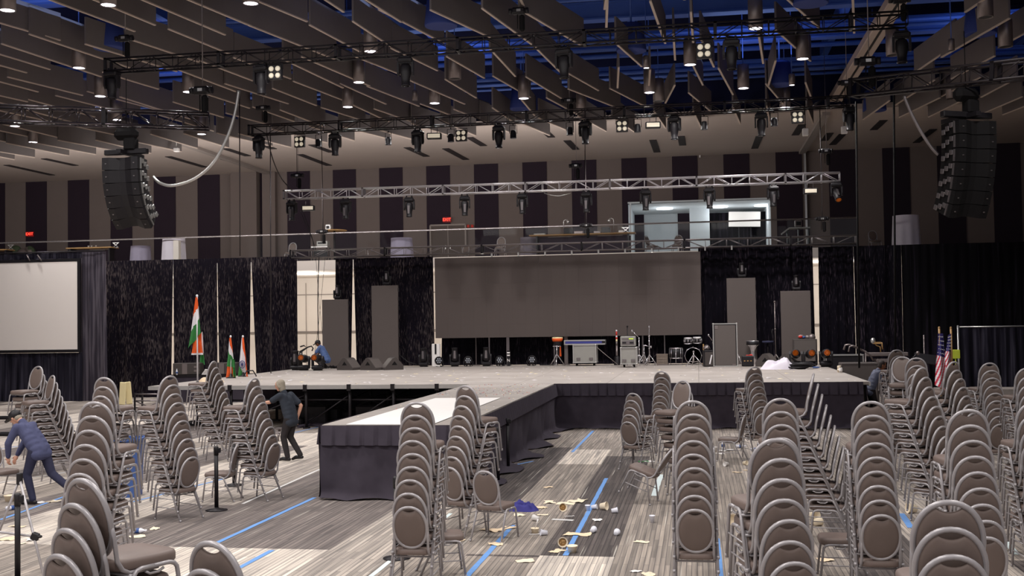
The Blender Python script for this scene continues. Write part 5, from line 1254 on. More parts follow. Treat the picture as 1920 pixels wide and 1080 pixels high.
def person(label,loc,rz,J,skin,top,trousers,shoe,hair,sleeve='short',cap=False,shirt_tag=False,s=1.0,hem=.07):
    """J: joint positions in the person's own frame (facing +Y)."""
    J={k:Vector(v) for k,v in J.items()}
    t=thing('person',label,'person',loc,rz); t.scale=(s,s,s)
    hd=(J['head']-J['neck']).normalized(); pe,chs,ne=J['pelvis'],J['chest'],J['neck']
    def torso(g,low=0.0):
        c=[]
        for sd in('l','r'):
            hp=J['hip_'+sd]; sh=J['sh_'+sd]; inn=sh.lerp(chs,.45); h2=hp+(pe-chs).normalized()*low
            c.append((h2.lerp(pe,.25),inn,.088+g,.082+g)); c.append((inn,sh,.078+g,.052+g))
        c.append((pe+(pe-chs).normalized()*low,chs,.105+g,.105+g)); return c
    caps=torso(-.012)+[(chs,ne,.075,.052),(ne,J['head']-hd*.03,.052,.056),(J['head']-hd*.005,J['head']+hd*.035,.084,.082)]
    for sd in('l','r'):
        sh=J['sh_'+sd]; el=J['el_'+sd]; ha=J['ha_'+sd]; hp=J['hip_'+sd]; kn=J['kn_'+sd]; an=J['an_'+sd]
        caps+=[(sh,el,.049,.039),(el,el.lerp(ha,.3),.040,.039),(el.lerp(ha,.3),ha,.039,.025),(pe,hp,.09,.085),(hp,kn,.082,.056),(kn,kn.lerp(an,.35),.054,.053),(kn.lerp(an,.35),an,.053,.036)]
    fwd=J['face'].normalized(); side=fwd.cross(hd).normalized(); upv=side.cross(fwd).normalized()
    Rf=Matrix((side,fwd,upv)).transposed()
    caps+=[(J['head']+fwd*.03-upv*.07,J['head']+fwd*.05-upv*.075,.045,.035),(J['head']+fwd*.03-upv*.02,J['head']+fwd*.035+upv*.03,.062,.06)]
    def extra(mb):
        h=J['head']
        mb.mi=0
        mb.ell(h+fwd*.100-upv*.012,(.013,.022,.024),8,6,Rf)            # nose
        for k in(-1,1): mb.ell(h+side*k*.083-upv*.005,(.010,.022,.030),8,6,Rf)   # ears
        mb.mi=1
        for k in(-1,1): mb.ell(h+fwd*.090+side*k*.033+upv*.014,(.013,.008,.007),8,5,Rf)  # eyes
        for k in(-1,1): mb.ell(h+fwd*.093+side*k*.034+upv*.032,(.018,.007,.004),8,5,Rf)  # brows
        mb.mi=2; mb.ell(h+fwd*.089-upv*.056,(.024,.010,.006),8,5,Rf)  # mouth
        mb.mi=0
        for sd in('l','r'):                                              # hands: palm, four fingers, thumb
            el=J['el_'+sd]; ha=J['ha_'+sd]; d=(ha-el).normalized(); q=d.cross(Vector((0,1,.2))).normalized(); w=q.cross(d)
            Rh=Matrix((q,w,d)).transposed(); pc=ha+d*.045
            mb.ell(pc,(.020,.040,.05),10,7,Rh)
            for f in range(4):
                b=pc+d*.038+w*(-.028+.019*f); l=(.058,.068,.072,.06)[f]
                mb.tube([b,b+d*l*.5+q*.008,b+d*l*.85+q*.028,b+d*l+q*.045],[.0092,.0088,.008,.006],6)
            b=pc-d*.015+w*.032; mb.tube([b,b+w*.026+d*.018+q*.008,b+w*.034+d*.045+q*.022],[.011,.010,.007],6)
    blob('body',caps,[skin,M['black'],M['lip']],t,extra)
    dn=(pe-chs).normalized()
    caps=torso(.018,.03)+[(chs,ne.lerp(chs,.12),.095,.070),(J['hip_l'].lerp(pe,.1)+dn*hem,J['hip_r'].lerp(pe,.1)+dn*hem,.112,.112)]
    for f_,r_ in ((.0,.115),(.25,.118),(.5,.120),(.75,.118)):
        c_=pe.lerp(chs,f_); w_=(J['hip_r']-J['hip_l'])*.5*(.85-.1*f_); caps.append((c_-w_,c_+w_,r_,r_))
    for sd in('l','r'):
        sh=J['sh_'+sd]; el=J['el_'+sd]; ha=J['ha_'+sd]
        if sleeve=='short': caps+=[(sh,sh.lerp(el,.72),.070,.068)]
        else: caps+=[(sh,el,.072,.060),(el,ha.lerp(el,.08),.060,.042)]
    blob('shirt',caps,top,t,it=2)
    caps=[]
    for sd in('l','r'):
        hp=J['hip_'+sd]; kn=J['kn_'+sd]; an=J['an_'+sd]
        caps+=[(pe,hp,.112,.104),(hp,kn,.103,.073),(kn,an+Vector((0,0,.01)),.072,.058)]
    blob('trousers',caps,trousers,t,it=2)
    for sd in('l','r'):
        an=J['an_'+sd]; to=J['toe_'+sd]; d=(to-an); k_=Vector((d.x,d.y,0)).normalized(); dn=Vector((0,0,-.045)) if an.z<.12 else d.cross(Vector((d.y,-d.x,0))).normalized()*-.045
        blob('shoe',[(an,an+dn*.6,.044,.044),(an-k_*.045+dn,an+d*.5+dn*.2,.036,.042),(an+d*.5+dn*.1,to,.042,.030)],shoe,t,None,.010,2)
    h=J['head']
    mb=MB()
    if cap:
        mb.ell(h+upv*.035-fwd*.008,(.098,.115,.095),16,10,Rf); mb.prism([(-.07,0),(.07,0),(.06,.085),(0,.115),(-.06,.085)],-.006,.006,lambda a,b,c:h+upv*(.045+c-.2*b)+fwd*(.095+b)+side*a)
        mb.build('cap',M['black'],t); mb=MB(); mb.ell(h-fwd*.045-upv*.02,(.078,.065,.07),14,8,Rf); mb.build('hair',hair,t)
    else:
        hc=[(h+upv*.038-fwd*.032,h+upv*.034-fwd*.010,.098,.090),(h-fwd*.035,h-fwd*.040-upv*(.085 if hair is M['greyhair'] else .05),.090,.074)]
        if hair is M['greyhair']: hc+=[(h+fwd*.05+upv*.075+side*.02,h+fwd*.085+upv*.05+side*.035,.032,.018),(h+side*.06+upv*.02,h+side*.065-upv*.04-fwd*.02,.04,.035),(h-side*.06+upv*.02,h-side*.065-upv*.04-fwd*.02,.04,.035)]
        blob('hair',hc,hair,t,None,.010,2)
    if shirt_tag:
        c=J['chest']; mb=MB(); mb.box(c+Vector((-.07,.128,.06)),(.045,.01,.025)); mb.build('name_tag',M['white'],t)
    return t
# man at left bending over a chair, back mostly to the camera
q=G(74,945,0)
J=dict(pelvis=(0,0,.93),chest=(-.02,.22,1.24),neck=(-.03,.34,1.39),head=(-.04,.46,1.45),face=(-.05,.8,-.5),
 sh_l=(-.20,.29,1.30),el_l=(-.25,.42,1.03),ha_l=(-.18,.48,.79),sh_r=(.17,.28,1.30),el_r=(.16,.44,1.03),ha_r=(.05,.50,.80),
 hip_l=(-.10,.02,.90),kn_l=(-.11,.16,.50),an_l=(-.10,.05,.09),toe_l=(-.12,.25,.03),hip_r=(.10,0,.90),kn_r=(.15,-.12,.50),an_r=(.22,-.50,.19),toe_r=(.22,-.42,.03))
person('person in slate blue shirt, jeans and black cap bending over a chair',(q.x,q.y,0),math.radians(82),J,M['skin'],M['shirt'],M['denim'],M['black'],M['greyhair'],'long',True,s=.98)
# grey-haired man walking beside the runway
q=G(546,864,0)
J=dict(pelvis=(0,0,.93),chest=(0,.10,1.28),neck=(0,.18,1.48),head=(0,.27,1.60),face=(-.1,1,-.28),
 sh_l=(-.19,.14,1.40),el_l=(-.22,.38,1.26),ha_l=(-.17,.60,1.24),sh_r=(.19,.12,1.40),el_r=(.25,-.10,1.16),ha_r=(.22,-.03,.90),
 hip_l=(-.09,0,.90),kn_l=(-.09,.13,.51),an_l=(-.09,.03,.09),toe_l=(-.09,.24,.03),hip_r=(.09,0,.90),kn_r=(.09,.08,.50),an_r=(.09,-.17,.12),toe_r=(.10,.03,.03))
person('person with grey hair, charcoal tee and black trousers walking beside the runway',(q.x,q.y,0),math.radians(78),J,M['skin'],M['tee'],M['blacktrouser'],M['black'],M['greyhair'],'short',False,True,s=1.0)
# crouching worker on the stage
q=G(610,692.2,ZT)
J=dict(pelvis=(0,-.08,.36),chest=(0,.10,.70),neck=(0,.20,.88),head=(0,.29,.98),face=(0,1,-.55),
 sh_l=(-.18,.16,.82),el_l=(-.20,.32,.58),ha_l=(-.10,.50,.44),sh_r=(.18,.16,.82),el_r=(.20,.34,.58),ha_r=(.08,.52,.46),
 hip_l=(-.10,-.04,.34),kn_l=(-.17,.34,.45),an_l=(-.15,.08,.10),toe_l=(-.16,.28,.03),hip_r=(.10,-.04,.34),kn_r=(.16,.30,.36),an_r=(.14,.04,.10),toe_r=(.15,.22,.03))
person('person in blue tee and dark cap crouching on the stage by the bright gap',(q.x,q.y,ZT),math.radians(88),J,M['skindark'],M['bluetee'],M['blacktrouser'],M['black'],M['darkhair'],'short',True,s=1.02,hem=-.06)
# worker standing at the right side of the stage, leaning forward
q=P(1633,760,31.5)
J=dict(pelvis=(0,0,.93),chest=(0,.13,1.27),neck=(0,.24,1.46),head=(0,.34,1.56),face=(.2,1,-.5),
 sh_l=(-.19,.20,1.38),el_l=(-.22,.26,1.10),ha_l=(-.10,.50,1.03),sh_r=(.19,.20,1.38),el_r=(.22,.26,1.10),ha_r=(.10,.50,1.05),
 hip_l=(-.09,0,.90),kn_l=(-.09,.08,.50),an_l=(-.09,.0,.09),toe_l=(-.10,.21,.03),hip_r=(.09,0,.90),kn_r=(.09,.1,.50),an_r=(.09,-.08,.09),toe_r=(.10,.13,.03))
person('person with dark hair and grey-blue tee leaning over beside the right end of the stage',(q.x,31.5,0),math.radians(-80),J,M['skindark'],M['greytee'],M['blacktrouser'],M['black'],M['darkhair'],'short',False,s=1.0)
# ------------------------------------------------------------------ flags
def flag(q,h,label,name,build,pole_r=.022,base=True):
    t=thing(name,label,'flag',q); mb=MB(); mb.tube([(0,0,0),(0,0,h)],pole_r,8); mb.ell((0,0,h+.02),(.035,.035,.04),8,6); mb.build('pole',M['flagwhite'] if name=='tricolour_flag' else M['wood'],t)
    if base: mb=MB(); mb.lathe([(.16,0),(.16,.025),(.05,.05),(.04,.14)],n=16); mb.build('base',M['black'],t)
    build(t,h); return t
def tri_sheet(t,h,pts,mi,name='flag_cloth'):
    """pts: four corners top-left, top-right, bottom-left, bottom-right (x,z below top)"""
    tl,tr,bl,br=[Vector(p) for p in pts]
    def f(u,v):
        a=tl.lerp(tr,u); b=bl.lerp(br,u); p=a.lerp(b,v); return Vector((p.x*1.35,-.03+.05*math.sin(u*9+v*3)*v,h+p.y))
    mb=MB(); mb.grid(f,16,24,True,mi); return mb.build(name,[M['orange'],M['flagwhite'],M['green']],t)
def b1(t,h):
    dia=lambda u,v:0 if v-.10*u<.26 else (1 if v-.13*u<.56 else 2)
    tri_sheet(t,h,[(-.02,-.02),(.02,-.02),(-.20,-1.48),(.10,-1.05)],lambda u,v:dia(1-u,v))
    o=tri_sheet(t,h,[(-.10,-1.15),(.06,-1.0),(-.15,-1.66),(.13,-1.66)],lambda u,v:0 if v<.93 else 1,'lower_fold'); o.location=(0,.06,0)
    o=tri_sheet(t,h,[(.06,-1.05),(.09,-1.0),(.03,-1.85),(.15,-1.95)],lambda u,v:1 if v<.65 and u>.4 else (0 if v<.5 else 2),'rear_fold'); o.location=(0,.10,0)
q=G(370.5,724,1.22)
flag(Vector((q.x,q.y,1.22)),P(370,556,q.y).z-1.22,'tall saffron, white and green flag hanging from a white pole','tricolour_flag',b1)
def b2(t,h):
    tri_sheet(t,h,[(-.02,-.02),(.02,-.02),(-.10,-.95),(.12,-1.0)],lambda u,v:0 if v+.4*(1-u)<.50 else (1 if v+.25*(1-u)<.72 else 2))
    o=tri_sheet(t,h,[(-.06,-.45),(.03,-.75),(-.15,-1.42),(.10,-1.42)],lambda u,v:0,'lower_fold'); o.location=(0,.05,0)
    o=tri_sheet(t,h,[(.02,-.7),(.10,-.75),(.05,-1.36),(.14,-1.30)],lambda u,v:2,'rear_fold'); o.location=(0,.03,0)
q=G(433,709,1.22); flag(q,P(433,632,q.y).z-1.22,'left one of two small saffron, white and green flags at the stage edge','tricolour_flag',b2,.018)
def b3(t,h):
    tri_sheet(t,h,[(-.02,-.02),(.03,-.02),(-.14,-1.36),(.14,-1.33)],lambda u,v:0 if u>.90-.0*v-max(0,.55-v)*1.4 else (1 if v<.62+.5*u else 2))
    mb=MB(); c=Vector((.0,-.075,h-.92)); mb.tube([c+Vector((.10*math.cos(a),0,.125*math.sin(a))) for a in [k*PI/12 for k in range(24)]],.010,6,True)
    for k in range(12): a=k*PI/12; mb.tube([c-Vector((.095*math.cos(a),0,.12*math.sin(a))),c+Vector((.095*math.cos(a),0,.12*math.sin(a)))],.0035,4)
    mb.ell(c,(.02,.01,.025),8,6); mb.build('wheel_emblem',M['navy'],t)
q=G(456,706,1.22); flag(q,P(456,632,q.y).z-1.22,'right one of two small tricolour flags, its navy wheel emblem showing','tricolour_flag',b3,.018)
def us(tw):
    def b(t,h):
        tl,tr,bl,br=[Vector(p) for p in tw]
        def f(u,v):
            a=tl.lerp(tr,u); c=bl.lerp(br,u); p=a.lerp(c,v); return Vector((p.x,-.03+.05*math.sin(u*8+v*2)*min(1,v*2),h-.15+p.y))
        mb=MB()
        def mi(u,v): 
            if v<.42: return 2
            return int((u*.55+ (v-.42)*1.15*.9)*11+u*1.5)%2
        mb.grid(f,28,60,True,mi); mb.build('flag_cloth',[M['flagred'],M['flagwhite'],M['flagblue']],t)
        mb=MB()
        for i in range(4):
            for j in range(5):
                p=f(.15+.23*i+.1*(j%2),.06+.075*j); st=[]
                for k in range(10):
                    r=.022 if k%2==0 else .009; a_=PI/2+k*PI/5; st.append((p.x+r*math.cos(a_),p.y-.025,p.z+r*math.sin(a_)))
                n=len(st); mb.add(st,[tuple(range(n))])
        mb.build('stars',M['flagwhite'],t)
    return b
for (u,vt,vb,Y,l,tw) in ((1761,616,722,35.2,'left one of two striped red and white flags with starry blue canton',[(-.05,0),(.10,0),(-.17,-1.55),(.20,-1.75)]),(1783,616,722,35.6,'right one of two striped red and white flags with starry blue canton',[(-.10,-.05),(.0,0),(-.30,-1.2),(.02,-1.35)])):
    q=P(u,vt,Y); flag(Vector((q.x,Y,0)),q.z,l,'striped_flag',us(tw),.03)
# ------------------------------------------------------------------ bin, stanchions, boards, racks
q=G(247,930,0); t=thing('recycling_bin','blue recycling bin with a white arrows symbol standing among the stacks','bin',q,math.radians(14))
def ring_(w,d,z): return [(-w,-d,z),(w,-d,z),(w,d,z),(-w,d,z)]
mb=MB(); lv=[ring_(.13,.20,0),ring_(.15,.23,.72),ring_(.17,.265,.86),ring_(.178,.275,.98),ring_(.165,.262,.98),ring_(.12,.19,.12)]
vs=[p for l in lv for p in l]; fs=[]
for i in range(len(lv)-1):
    for k in range(4): fs.append((i*4+k,i*4+(k+1)%4,(i+1)*4+(k+1)%4,(i+1)*4+k))
fs.append((3,2,1,0)); fs.append((20,21,22,23)); mb.add(vs,fs); mb.build('tub',M['bin'],t)
mb=MB(); 
for a_,b_ in ((0,1),(1,2),(2,3),(3,0)):
    l=ring_(.20,.30,.985); mb.bar(l[a_],l[b_],.05,.035)
mb.build('rim',M['bin'],t)
mb=MB()
for k in range(3):
    a=PI/2+k*2*PI/3; c=Vector((math.cos(a)*.05,-.245,.66+math.sin(a)*.06)); d=Vector((-math.sin(a),0,math.cos(a))); o_=Vector((math.cos(a),0,math.sin(a)))
    f=lambda s,w:c+d*s+o_*w
    mb.add([f(-.055,-.014),f(.02,-.014),f(.02,-.034),f(.06,.0),f(.02,.034),f(.02,.014),f(-.055,.014)],[(0,1,2,3,4,5,6)])
mb.build('arrows_symbol',M['flagwhite'],t)
def stanchion(u,v,label,h=1.0,vis=True):
    q=G(u,v,0); t=thing('stanchion',label,'stanchion',q); mb=MB(); mb.lathe([(.17,0),(.17,.012),(.05,.035),(.035,.05)],n=24); mb.build('base',M['blackmetal'],t)
    mb=MB(); mb.lathe([(.032,.03),(.032,h-.12)],n=14); mb.build('post',M['black'],t); mb=MB(); mb.lathe([(.037,h-.14),(.04,h-.02),(.03,h),(.001,h)],n=14); mb.box((.05,0,h-.06),(.05,.04,.08),None,.008); mb.build('belt_head',M['black'],t)
stanchion(406,957,'nearer black belt stanchion with round base before the lone chair')
stanchion(439,910,'farther black belt stanchion behind the lone chair')
stanchion(33,1090,'black stanchion post cut by the bottom left corner')
stanchion(744,1047,'black stanchion mostly hidden behind the front stack')
stanchion(953,880,"black stanchion against the runway's right skirt, right of two")
stanchion(934,905,"black stanchion against the runway's right skirt, left of two")
# folding easel-like stand at the bottom left
t=thing('folding_tripod','silver folding tripod with a black joint in the bottom left corner','tripod',(0,0,0)); a=G(0,845,1.1); Yt=G(66,1004,.55)
c=G(66,1006,.5); top=c+Vector((-.36,.25,.62)); bot=c+Vector((.26,-.2,-.5))
mb=MB(); mb.tube([top,bot],.016,8); mb.build('leg',M['frame'],t); mb=MB(); mb.tube([c,c+Vector((-.9,.1,.06))],.014,8); mb.build('brace',M['frame'],t); mb=MB(); mb.box(c,(.09,.07,.09),Euler((0,.4,.3)).to_matrix(),.015); mb.box(c+Vector((.05,0,.0)),(.06,.05,.03),None,.01); mb.build('joint',M['black'],t)
mb=MB(); mb.tube([top,c+Vector((-.9,.1,.06))+Vector((0,.3,-.5))],.014,8); mb.build('leg',M['frame'],t); mb=MB(); mb.box(top,(.06,.06,.14),None,.01); mb.build('hub',M['black'],t)
for i,(u,v,an) in enumerate(((230,759,.06),(241,758,-.10))):
    q=G(u,v,0); mb=MB(); mb.box((0,0,.43),(.26,.05,.86),Euler((0,an,0)).to_matrix(),.02); mb.box((0,.03,.43),(.18,.02,.6),Euler((0,an,0)).to_matrix()); o=mb.build('yellow_board',M['yellow'],loc=q); tag(o,'pale yellow board leaning by the black drapes, %s of two'%('left' if i==0 else 'right'),'board')
q=G(278,780,0); t=thing('folded_riser','black folded riser frame with silver cross rails, left of the stage','frame',(q.x,q.y,0)); w=.95
for sx in(-1,1):
    for sy in (0,.5): mb=MB(); mb.box((sx*w*.5,sy,.38),(.05,.05,.76)); mb.build('post',M['black'],t)
mb=MB()
for z,m_ in ((.72,0),(.5,0),(.28,0),(.1,0)): mb.tube([(-w*.5,0,z),(w*.5,0,z)],.025,6)
mb.tube([(-w*.5,0,.12),(w*.5,0,.5)],.02,6); mb.tube([(-w*.5,0,.5),(w*.5,0,.12)],.02,6); mb.build('cross_rails',M['midmetal'],t)
t=thing('folded_riser','black folded riser frame standing by the stage front, under the flags',
 'frame',G(395,790,0)); 
for sx in(-1,1): mb=MB(); mb.box((sx*.45,0,.4),(.05,.05,.8)); mb.build('post',M['black'],t)
mb=MB(); mb.tube([(-.45,0,.12),(.45,0,.7)],.02,6); mb.tube([(-.45,0,.7),(.45,0,.12)],.02,6); mb.tube([(-.45,0,.75),(.45,0,.75)],.02,6); mb.tube([(-.45,0,.1),(.45,0,.1)],.02,6); mb.build('cross_rails',M['midmetal'],t)
# hand truck by the standing man
q=G(470,775,0); t=thing('hand_truck','black hand truck with a looped handle behind the standing-man stack','hand truck',(q.x,q.y,0),.5); mb=MB(); mb.tube([(-.2,0,.1),(-.2,.12,1.25),(-.1,.14,1.42),(.1,.14,1.42),(.2,.12,1.25),(.2,0,.1)],.022,8)
for z in (.4,.75,1.05): mb.tube([(-.2,.04,z),(.2,.04,z)],.016,6)
mb.build('frame',M['black'],t); mb=MB(); mb.box((0,-.12,.06),(.45,.3,.02)); mb.build('toe_plate',M['blackmetal'],t)
for sx in(-1,1): mb=MB(); mb.lathe([(.12,-.03),(.13,0),(.12,.03)],(sx*.26,.08,.13),14,Euler((0,PI/2,0)).to_matrix()); mb.build('wheel',M['rubber'],t)
for (u,v,l) in ((522,827,'grey trolley caster behind the standing-man stack'),(432,838,'grey trolley caster below the flag-side stack')):
    q=G(u,v,0); t=thing('trolley_caster',l,'caster',q); mb=MB(); mb.lathe([(.06,-.022),(.10,-.022),(.105,0),(.10,.022),(.06,.022)],(0,0,.11),16,Euler((0,PI/2,.3)).to_matrix()); mb.build('wheel',M['can'],t); mb=MB(); mb.bar((0,0,.11),(0,.1,.3),.06,.02); mb.box((0,.08,.31),(.16,.2,.03)); mb.build('fork',M['midmetal'],t)
# black riser table with two speakers behind the flags
Yq=40.6; a=P(318,703,Yq); b=P(482,702,Yq); t=thing('black_riser','long black-skirted riser behind the tricolour flags','platform',((a.x+b.x)/2,Yq+.4,0)); hz=a.z; mb=MB(); mb.box((0,0,hz-.04),(b.x-a.x,1.0,.08)); mb.build('top',M['blackmetal'],t); mb=MB(); mb.box((0,-.46,hz/2-.04),(b.x-a.x-.04,.03,hz-.08)); mb.build('skirt',M['velour'],t)
for (u,l) in ((349,'black loudspeaker lying on the riser left of the tall flag pole'),(418,'black loudspeaker lying on the riser behind the small flags')):
    q=P(u,702,Yq); t=thing('loudspeaker',l,'speaker',(q.x,Yq+.2,hz),.15); mb=MB(); mb.box((0,0,.23),(1.05,.55,.45),None,.02); mb.build('cabinet',M['spk'],t); mb=MB(); mb.box((-.06,-.28,.23),(.2,.02,.4)); mb.box((.38,-.28,.3),(.15,.02,.08)); mb.box((.38,-.28,.15),(.15,.02,.08)); mb.build('grille',M['can'],t)
q=P(326,702,Yq-.4); t=thing('water_bottle','clear water bottle on the riser left of the loudspeakers','bottle',(q.x,Yq-.15,hz)); mb=MB(); mb.lathe([(.035,0),(.037,.15),(.015,.2),(.015,.22)],n=12); mb.build('body',M['glassclear'],t); mb=MB(); mb.lathe([(.035,.06),(.038,.06),(.038,.13),(.035,.13)],n=12); mb.build('wrapper',M['bin'],t); mb=MB(); mb.lathe([(.017,.22),(.017,.24),(.001,.24)],n=10); mb.build('cap',M['flagwhite'],t)
q=P(382,702,Yq-.3); mb=MB()
for k in range(6): mb.box((.02*k,0,.02+.035*k),(.34,.24,.03),Euler((0,0,.1*k)).to_matrix())
o=mb.build('paper_stack',M['white'],loc=(q.x,Yq,hz)); tag(o,'white stack of papers on the riser behind the tall flag pole','paper')
q=G(396,717,1.22); heap(q,.4,.3,.22,'paper_bag','crumpled tan paper bag on the left end of the stage','bag',M['tan'],7.7)
# right of stage: flight case, small stool/cymbal clutter, mic stands, keyboard
q=P(1582,692,40.5); flight_case(Vector((q.x,40.5,0)),'black flight case with silver edges off the right end of the stage',1.25,.6,1.45,True,0,'black')
for i,(u,v) in enumerate(((1585,698),(1593,699))):
    q=G(u,v,ZT); q.x=min(q.x,SX1-.1); mb=MB(); mb.lathe([(.05,0),(.055,.18-.05*i),(.05,.2-.05*i),(.001,.2-.05*i)],n=12); mb.lathe([(.056,.05),(.058,.05),(.058,.1),(.056,.1)],n=12); o=mb.build('tape_roll_can',M['cream'] if i==0 else M['white'],loc=q); tag(o,'small pale can at the right edge of the stage, %s of two'%('left' if i==0 else 'right'),'can')
q=P(1625,700,34.5); t=thing('speaker_box','black low speaker box beyond the right end of the stage','speaker',(q.x-.1,35.5,0)); mb=MB(); mb.box((0,0,.75),(1.1,.7,1.5),None,.02); mb.build('cabinet',M['spk'],t); mb=MB(); mb.box((0,-.36,.8),(.98,.02,1.2)); mb.build('grille',M['grille'],t)
t=thing('boom_stand','pale-tipped curved boom stand off the right end of the stage','stand',(0,0,0)); pp=[P(u,v,36.5) for u,v in ((1582,656),(1585,647),(1592,646),(1602,650),(1618,657),(1630,664),(1638,676))]; mb=MB(); mb.tube(pp,.03,7); mb.tube([P(1623,658,36.5),P(1624,790,36.5)],.025,7); mb.build('boom',M['can'],t); mb=MB(); mb.tube([P(1591,660,36.4),P(1593,650,36.4),P(1600,648,36.4),P(1616,656,36.4)],.025,7); mb.build('rear_boom',M['can'],t)
q=P(1662,664,37.5); t=thing('keyboard_rack','grey keyboard and electronics rack in the dark right of the stage','rack',(q.x,37.5,0)); mb=MB(); mb.box((0,0,q.z),(1.3,.4,.12),None,.02); mb.box((.15,0,q.z-.2),(1.0,.4,.12),None,.02); mb.build('units',M['can'],t)
for sx in(-.5,.5): mb=MB(); mb.bar((sx,-.15,0),(sx,.15,q.z-.25),.06,.06); mb.bar((sx,.15,0),(sx,-.15,q.z-.25),.06,.06); mb.build('leg',M['blackmetal'],t)
t=thing('clip_light','small light with clips on a stand in the dark right of the stage','lamp',(0,0,0)); a=P(1637,639,37.6); mb=MB(); mb.ell(a,(.08,.08,.1),10,8); mb.build('lamp_head',M['alu'],t); mb=MB(); mb.tube([a,a+Vector((.1,0,-.15)),P(1650,650,37.6),P(1652,664,37.6)],.02,6); mb.box(P(1644,643,37.6),(.25,.1,.06)); mb.tube([P(1653,642,37.6),P(1655,655,37.6)],.025,6); mb.build('bracket',M['wood'],t)
t=thing('microphone','microphone with a pale round head on a slim stand, right of the keyboard rack','microphone',(0,0,0)); a=P(1721,662,36); mb=MB(); mb.ell(a,(.06,.06,.06),10,8); mb.build('head',M['can'],t); mb=MB(); mb.tube([a,P(1714,669,36),P(1708,673,36)],.022,7); mb.tube([P(1709,672,36),P(1709,800,36)],.015,6); mb.build('stand',M['blackmetal'],t)
mb=MB(); a=P(1732,600,37.2); mb.tube([P(1732,628,37.2),Vector((P(1732,628,37.2).x,37.2,0))],.018,6); mb.box((P(1732,628,37.2).x,37.2,.01),(.4,.4,.02)); o=mb.build('thin_pole',M['can']); tag(o,'thin bare pole standing left of the striped flags','pole')
a=P(1736,673,36.8); t=thing('music_stand','black slanted music stand left of the striped flags','stand',(a.x,36.8,0)); mb=MB(); mb.box((0,0,a.z),(.7,.04,.35),Euler((-.6,.15,0)).to_matrix()); mb.build('desk_plate',M['black'],t); mb=MB(); mb.tube([(0,0,0),(0,0,a.z-.1)],.02,6); mb.build('post',M['black'],t)
q=P(1792,664,37.0); mb=MB(); mb.box((0,0,0),(.26,.03,.28),None,.01); mb.tube([(0,.03,-.1),(0,.03,-q.z)],.015,6); o=mb.build('yellow_sign',mat('yellow_green_card',(200,215,60),.6),loc=q); tag(o,'small yellow-green card on a pole behind the striped flags','card')
# ------------------------------------------------------------------ tape on the carpet
def strip(a,b,w,m,label,name='floor_tape'):
    pa=G(*a,0); pb=G(*b,0); pa.z=pb.z=.004; mb=MB(); d=(pb-pa).normalized(); n=Vector((-d.y,d.x,0)); N=max(2,int((pb-pa).length*4)); rn=random.Random(int(a[0]+a[1])); vs=[]
    for i in range(N+1):
        c=pa.lerp(pb,i/N); l=w/2*(1+rn.uniform(-.12,.12)); r=w/2*(1+rn.uniform(-.12,.12)); vs += [c-n*l,c+n*r]
    mb.add(vs,[(2*i,2*i+2,2*i+3,2*i+1) for i in range(N)]); o=mb.build(name,M[m]); tag(o,label,'tape')
strip((1137,897),(1060,1042),.07,'tape','blue floor tape running through the scattered cups')
strip((962,985),(872,1085),.07,'tape','blue floor tape passing under the lone back-turned chair')
strip((1112,808),(1073,848),.07,'tape','short blue floor tape beside the runway puddled skirt')
strip((590,933),(396,1023),.075,'tape',"blue floor tape at the runway's near left corner")
strip((510,1032),(430,1075),.075,'tape','blue floor tape left of the front stack, bottom edge')
strip((845,963),(690,1085),.06,'tapepale','pale mint floor tape behind the front stack')
strip((640,862),(455,945),.05,'tapewhite','white floor line left of the runway')
strip((420,898),(245,942),.06,'tape','blue floor tape behind the near left stacks',)
strip((600,800),(528,817),.05,'tape','blue floor tape near the standing man')
strip((130,928),(0,975),.06,'tape',"blue floor tape at the bending man's feet")
strip((130,885),(0,905),.05,'tapewhite','white floor line left of the bending man')
strip((240,865),(420,832),.05,'tapewhite','white floor line behind the blue bin')
strip((0,842),(60,833),.05,'tape','blue floor tape at the left edge, far')
strip((1345,1010),(1352,1085),.06,'tape','blue floor tape beside the cup-side stack')
strip((1905,1040),(1882,1010),.08,'tapepale','pale tape at the right edge')
strip((1690,963),(1708,990),.09,'tape','blue floor tape left of the nearest right stack')
strip((1240,890),(1226,930),.09,'tapepale','pale tape strip under the tipped chair')
strip((1035,974),(1075,976),.09,'tapewhite','short pale tape strip lying crosswise by the cups')
strip((1000,865),(965,872),.06,'tape','blue floor tape peeking out by the runway skirt')
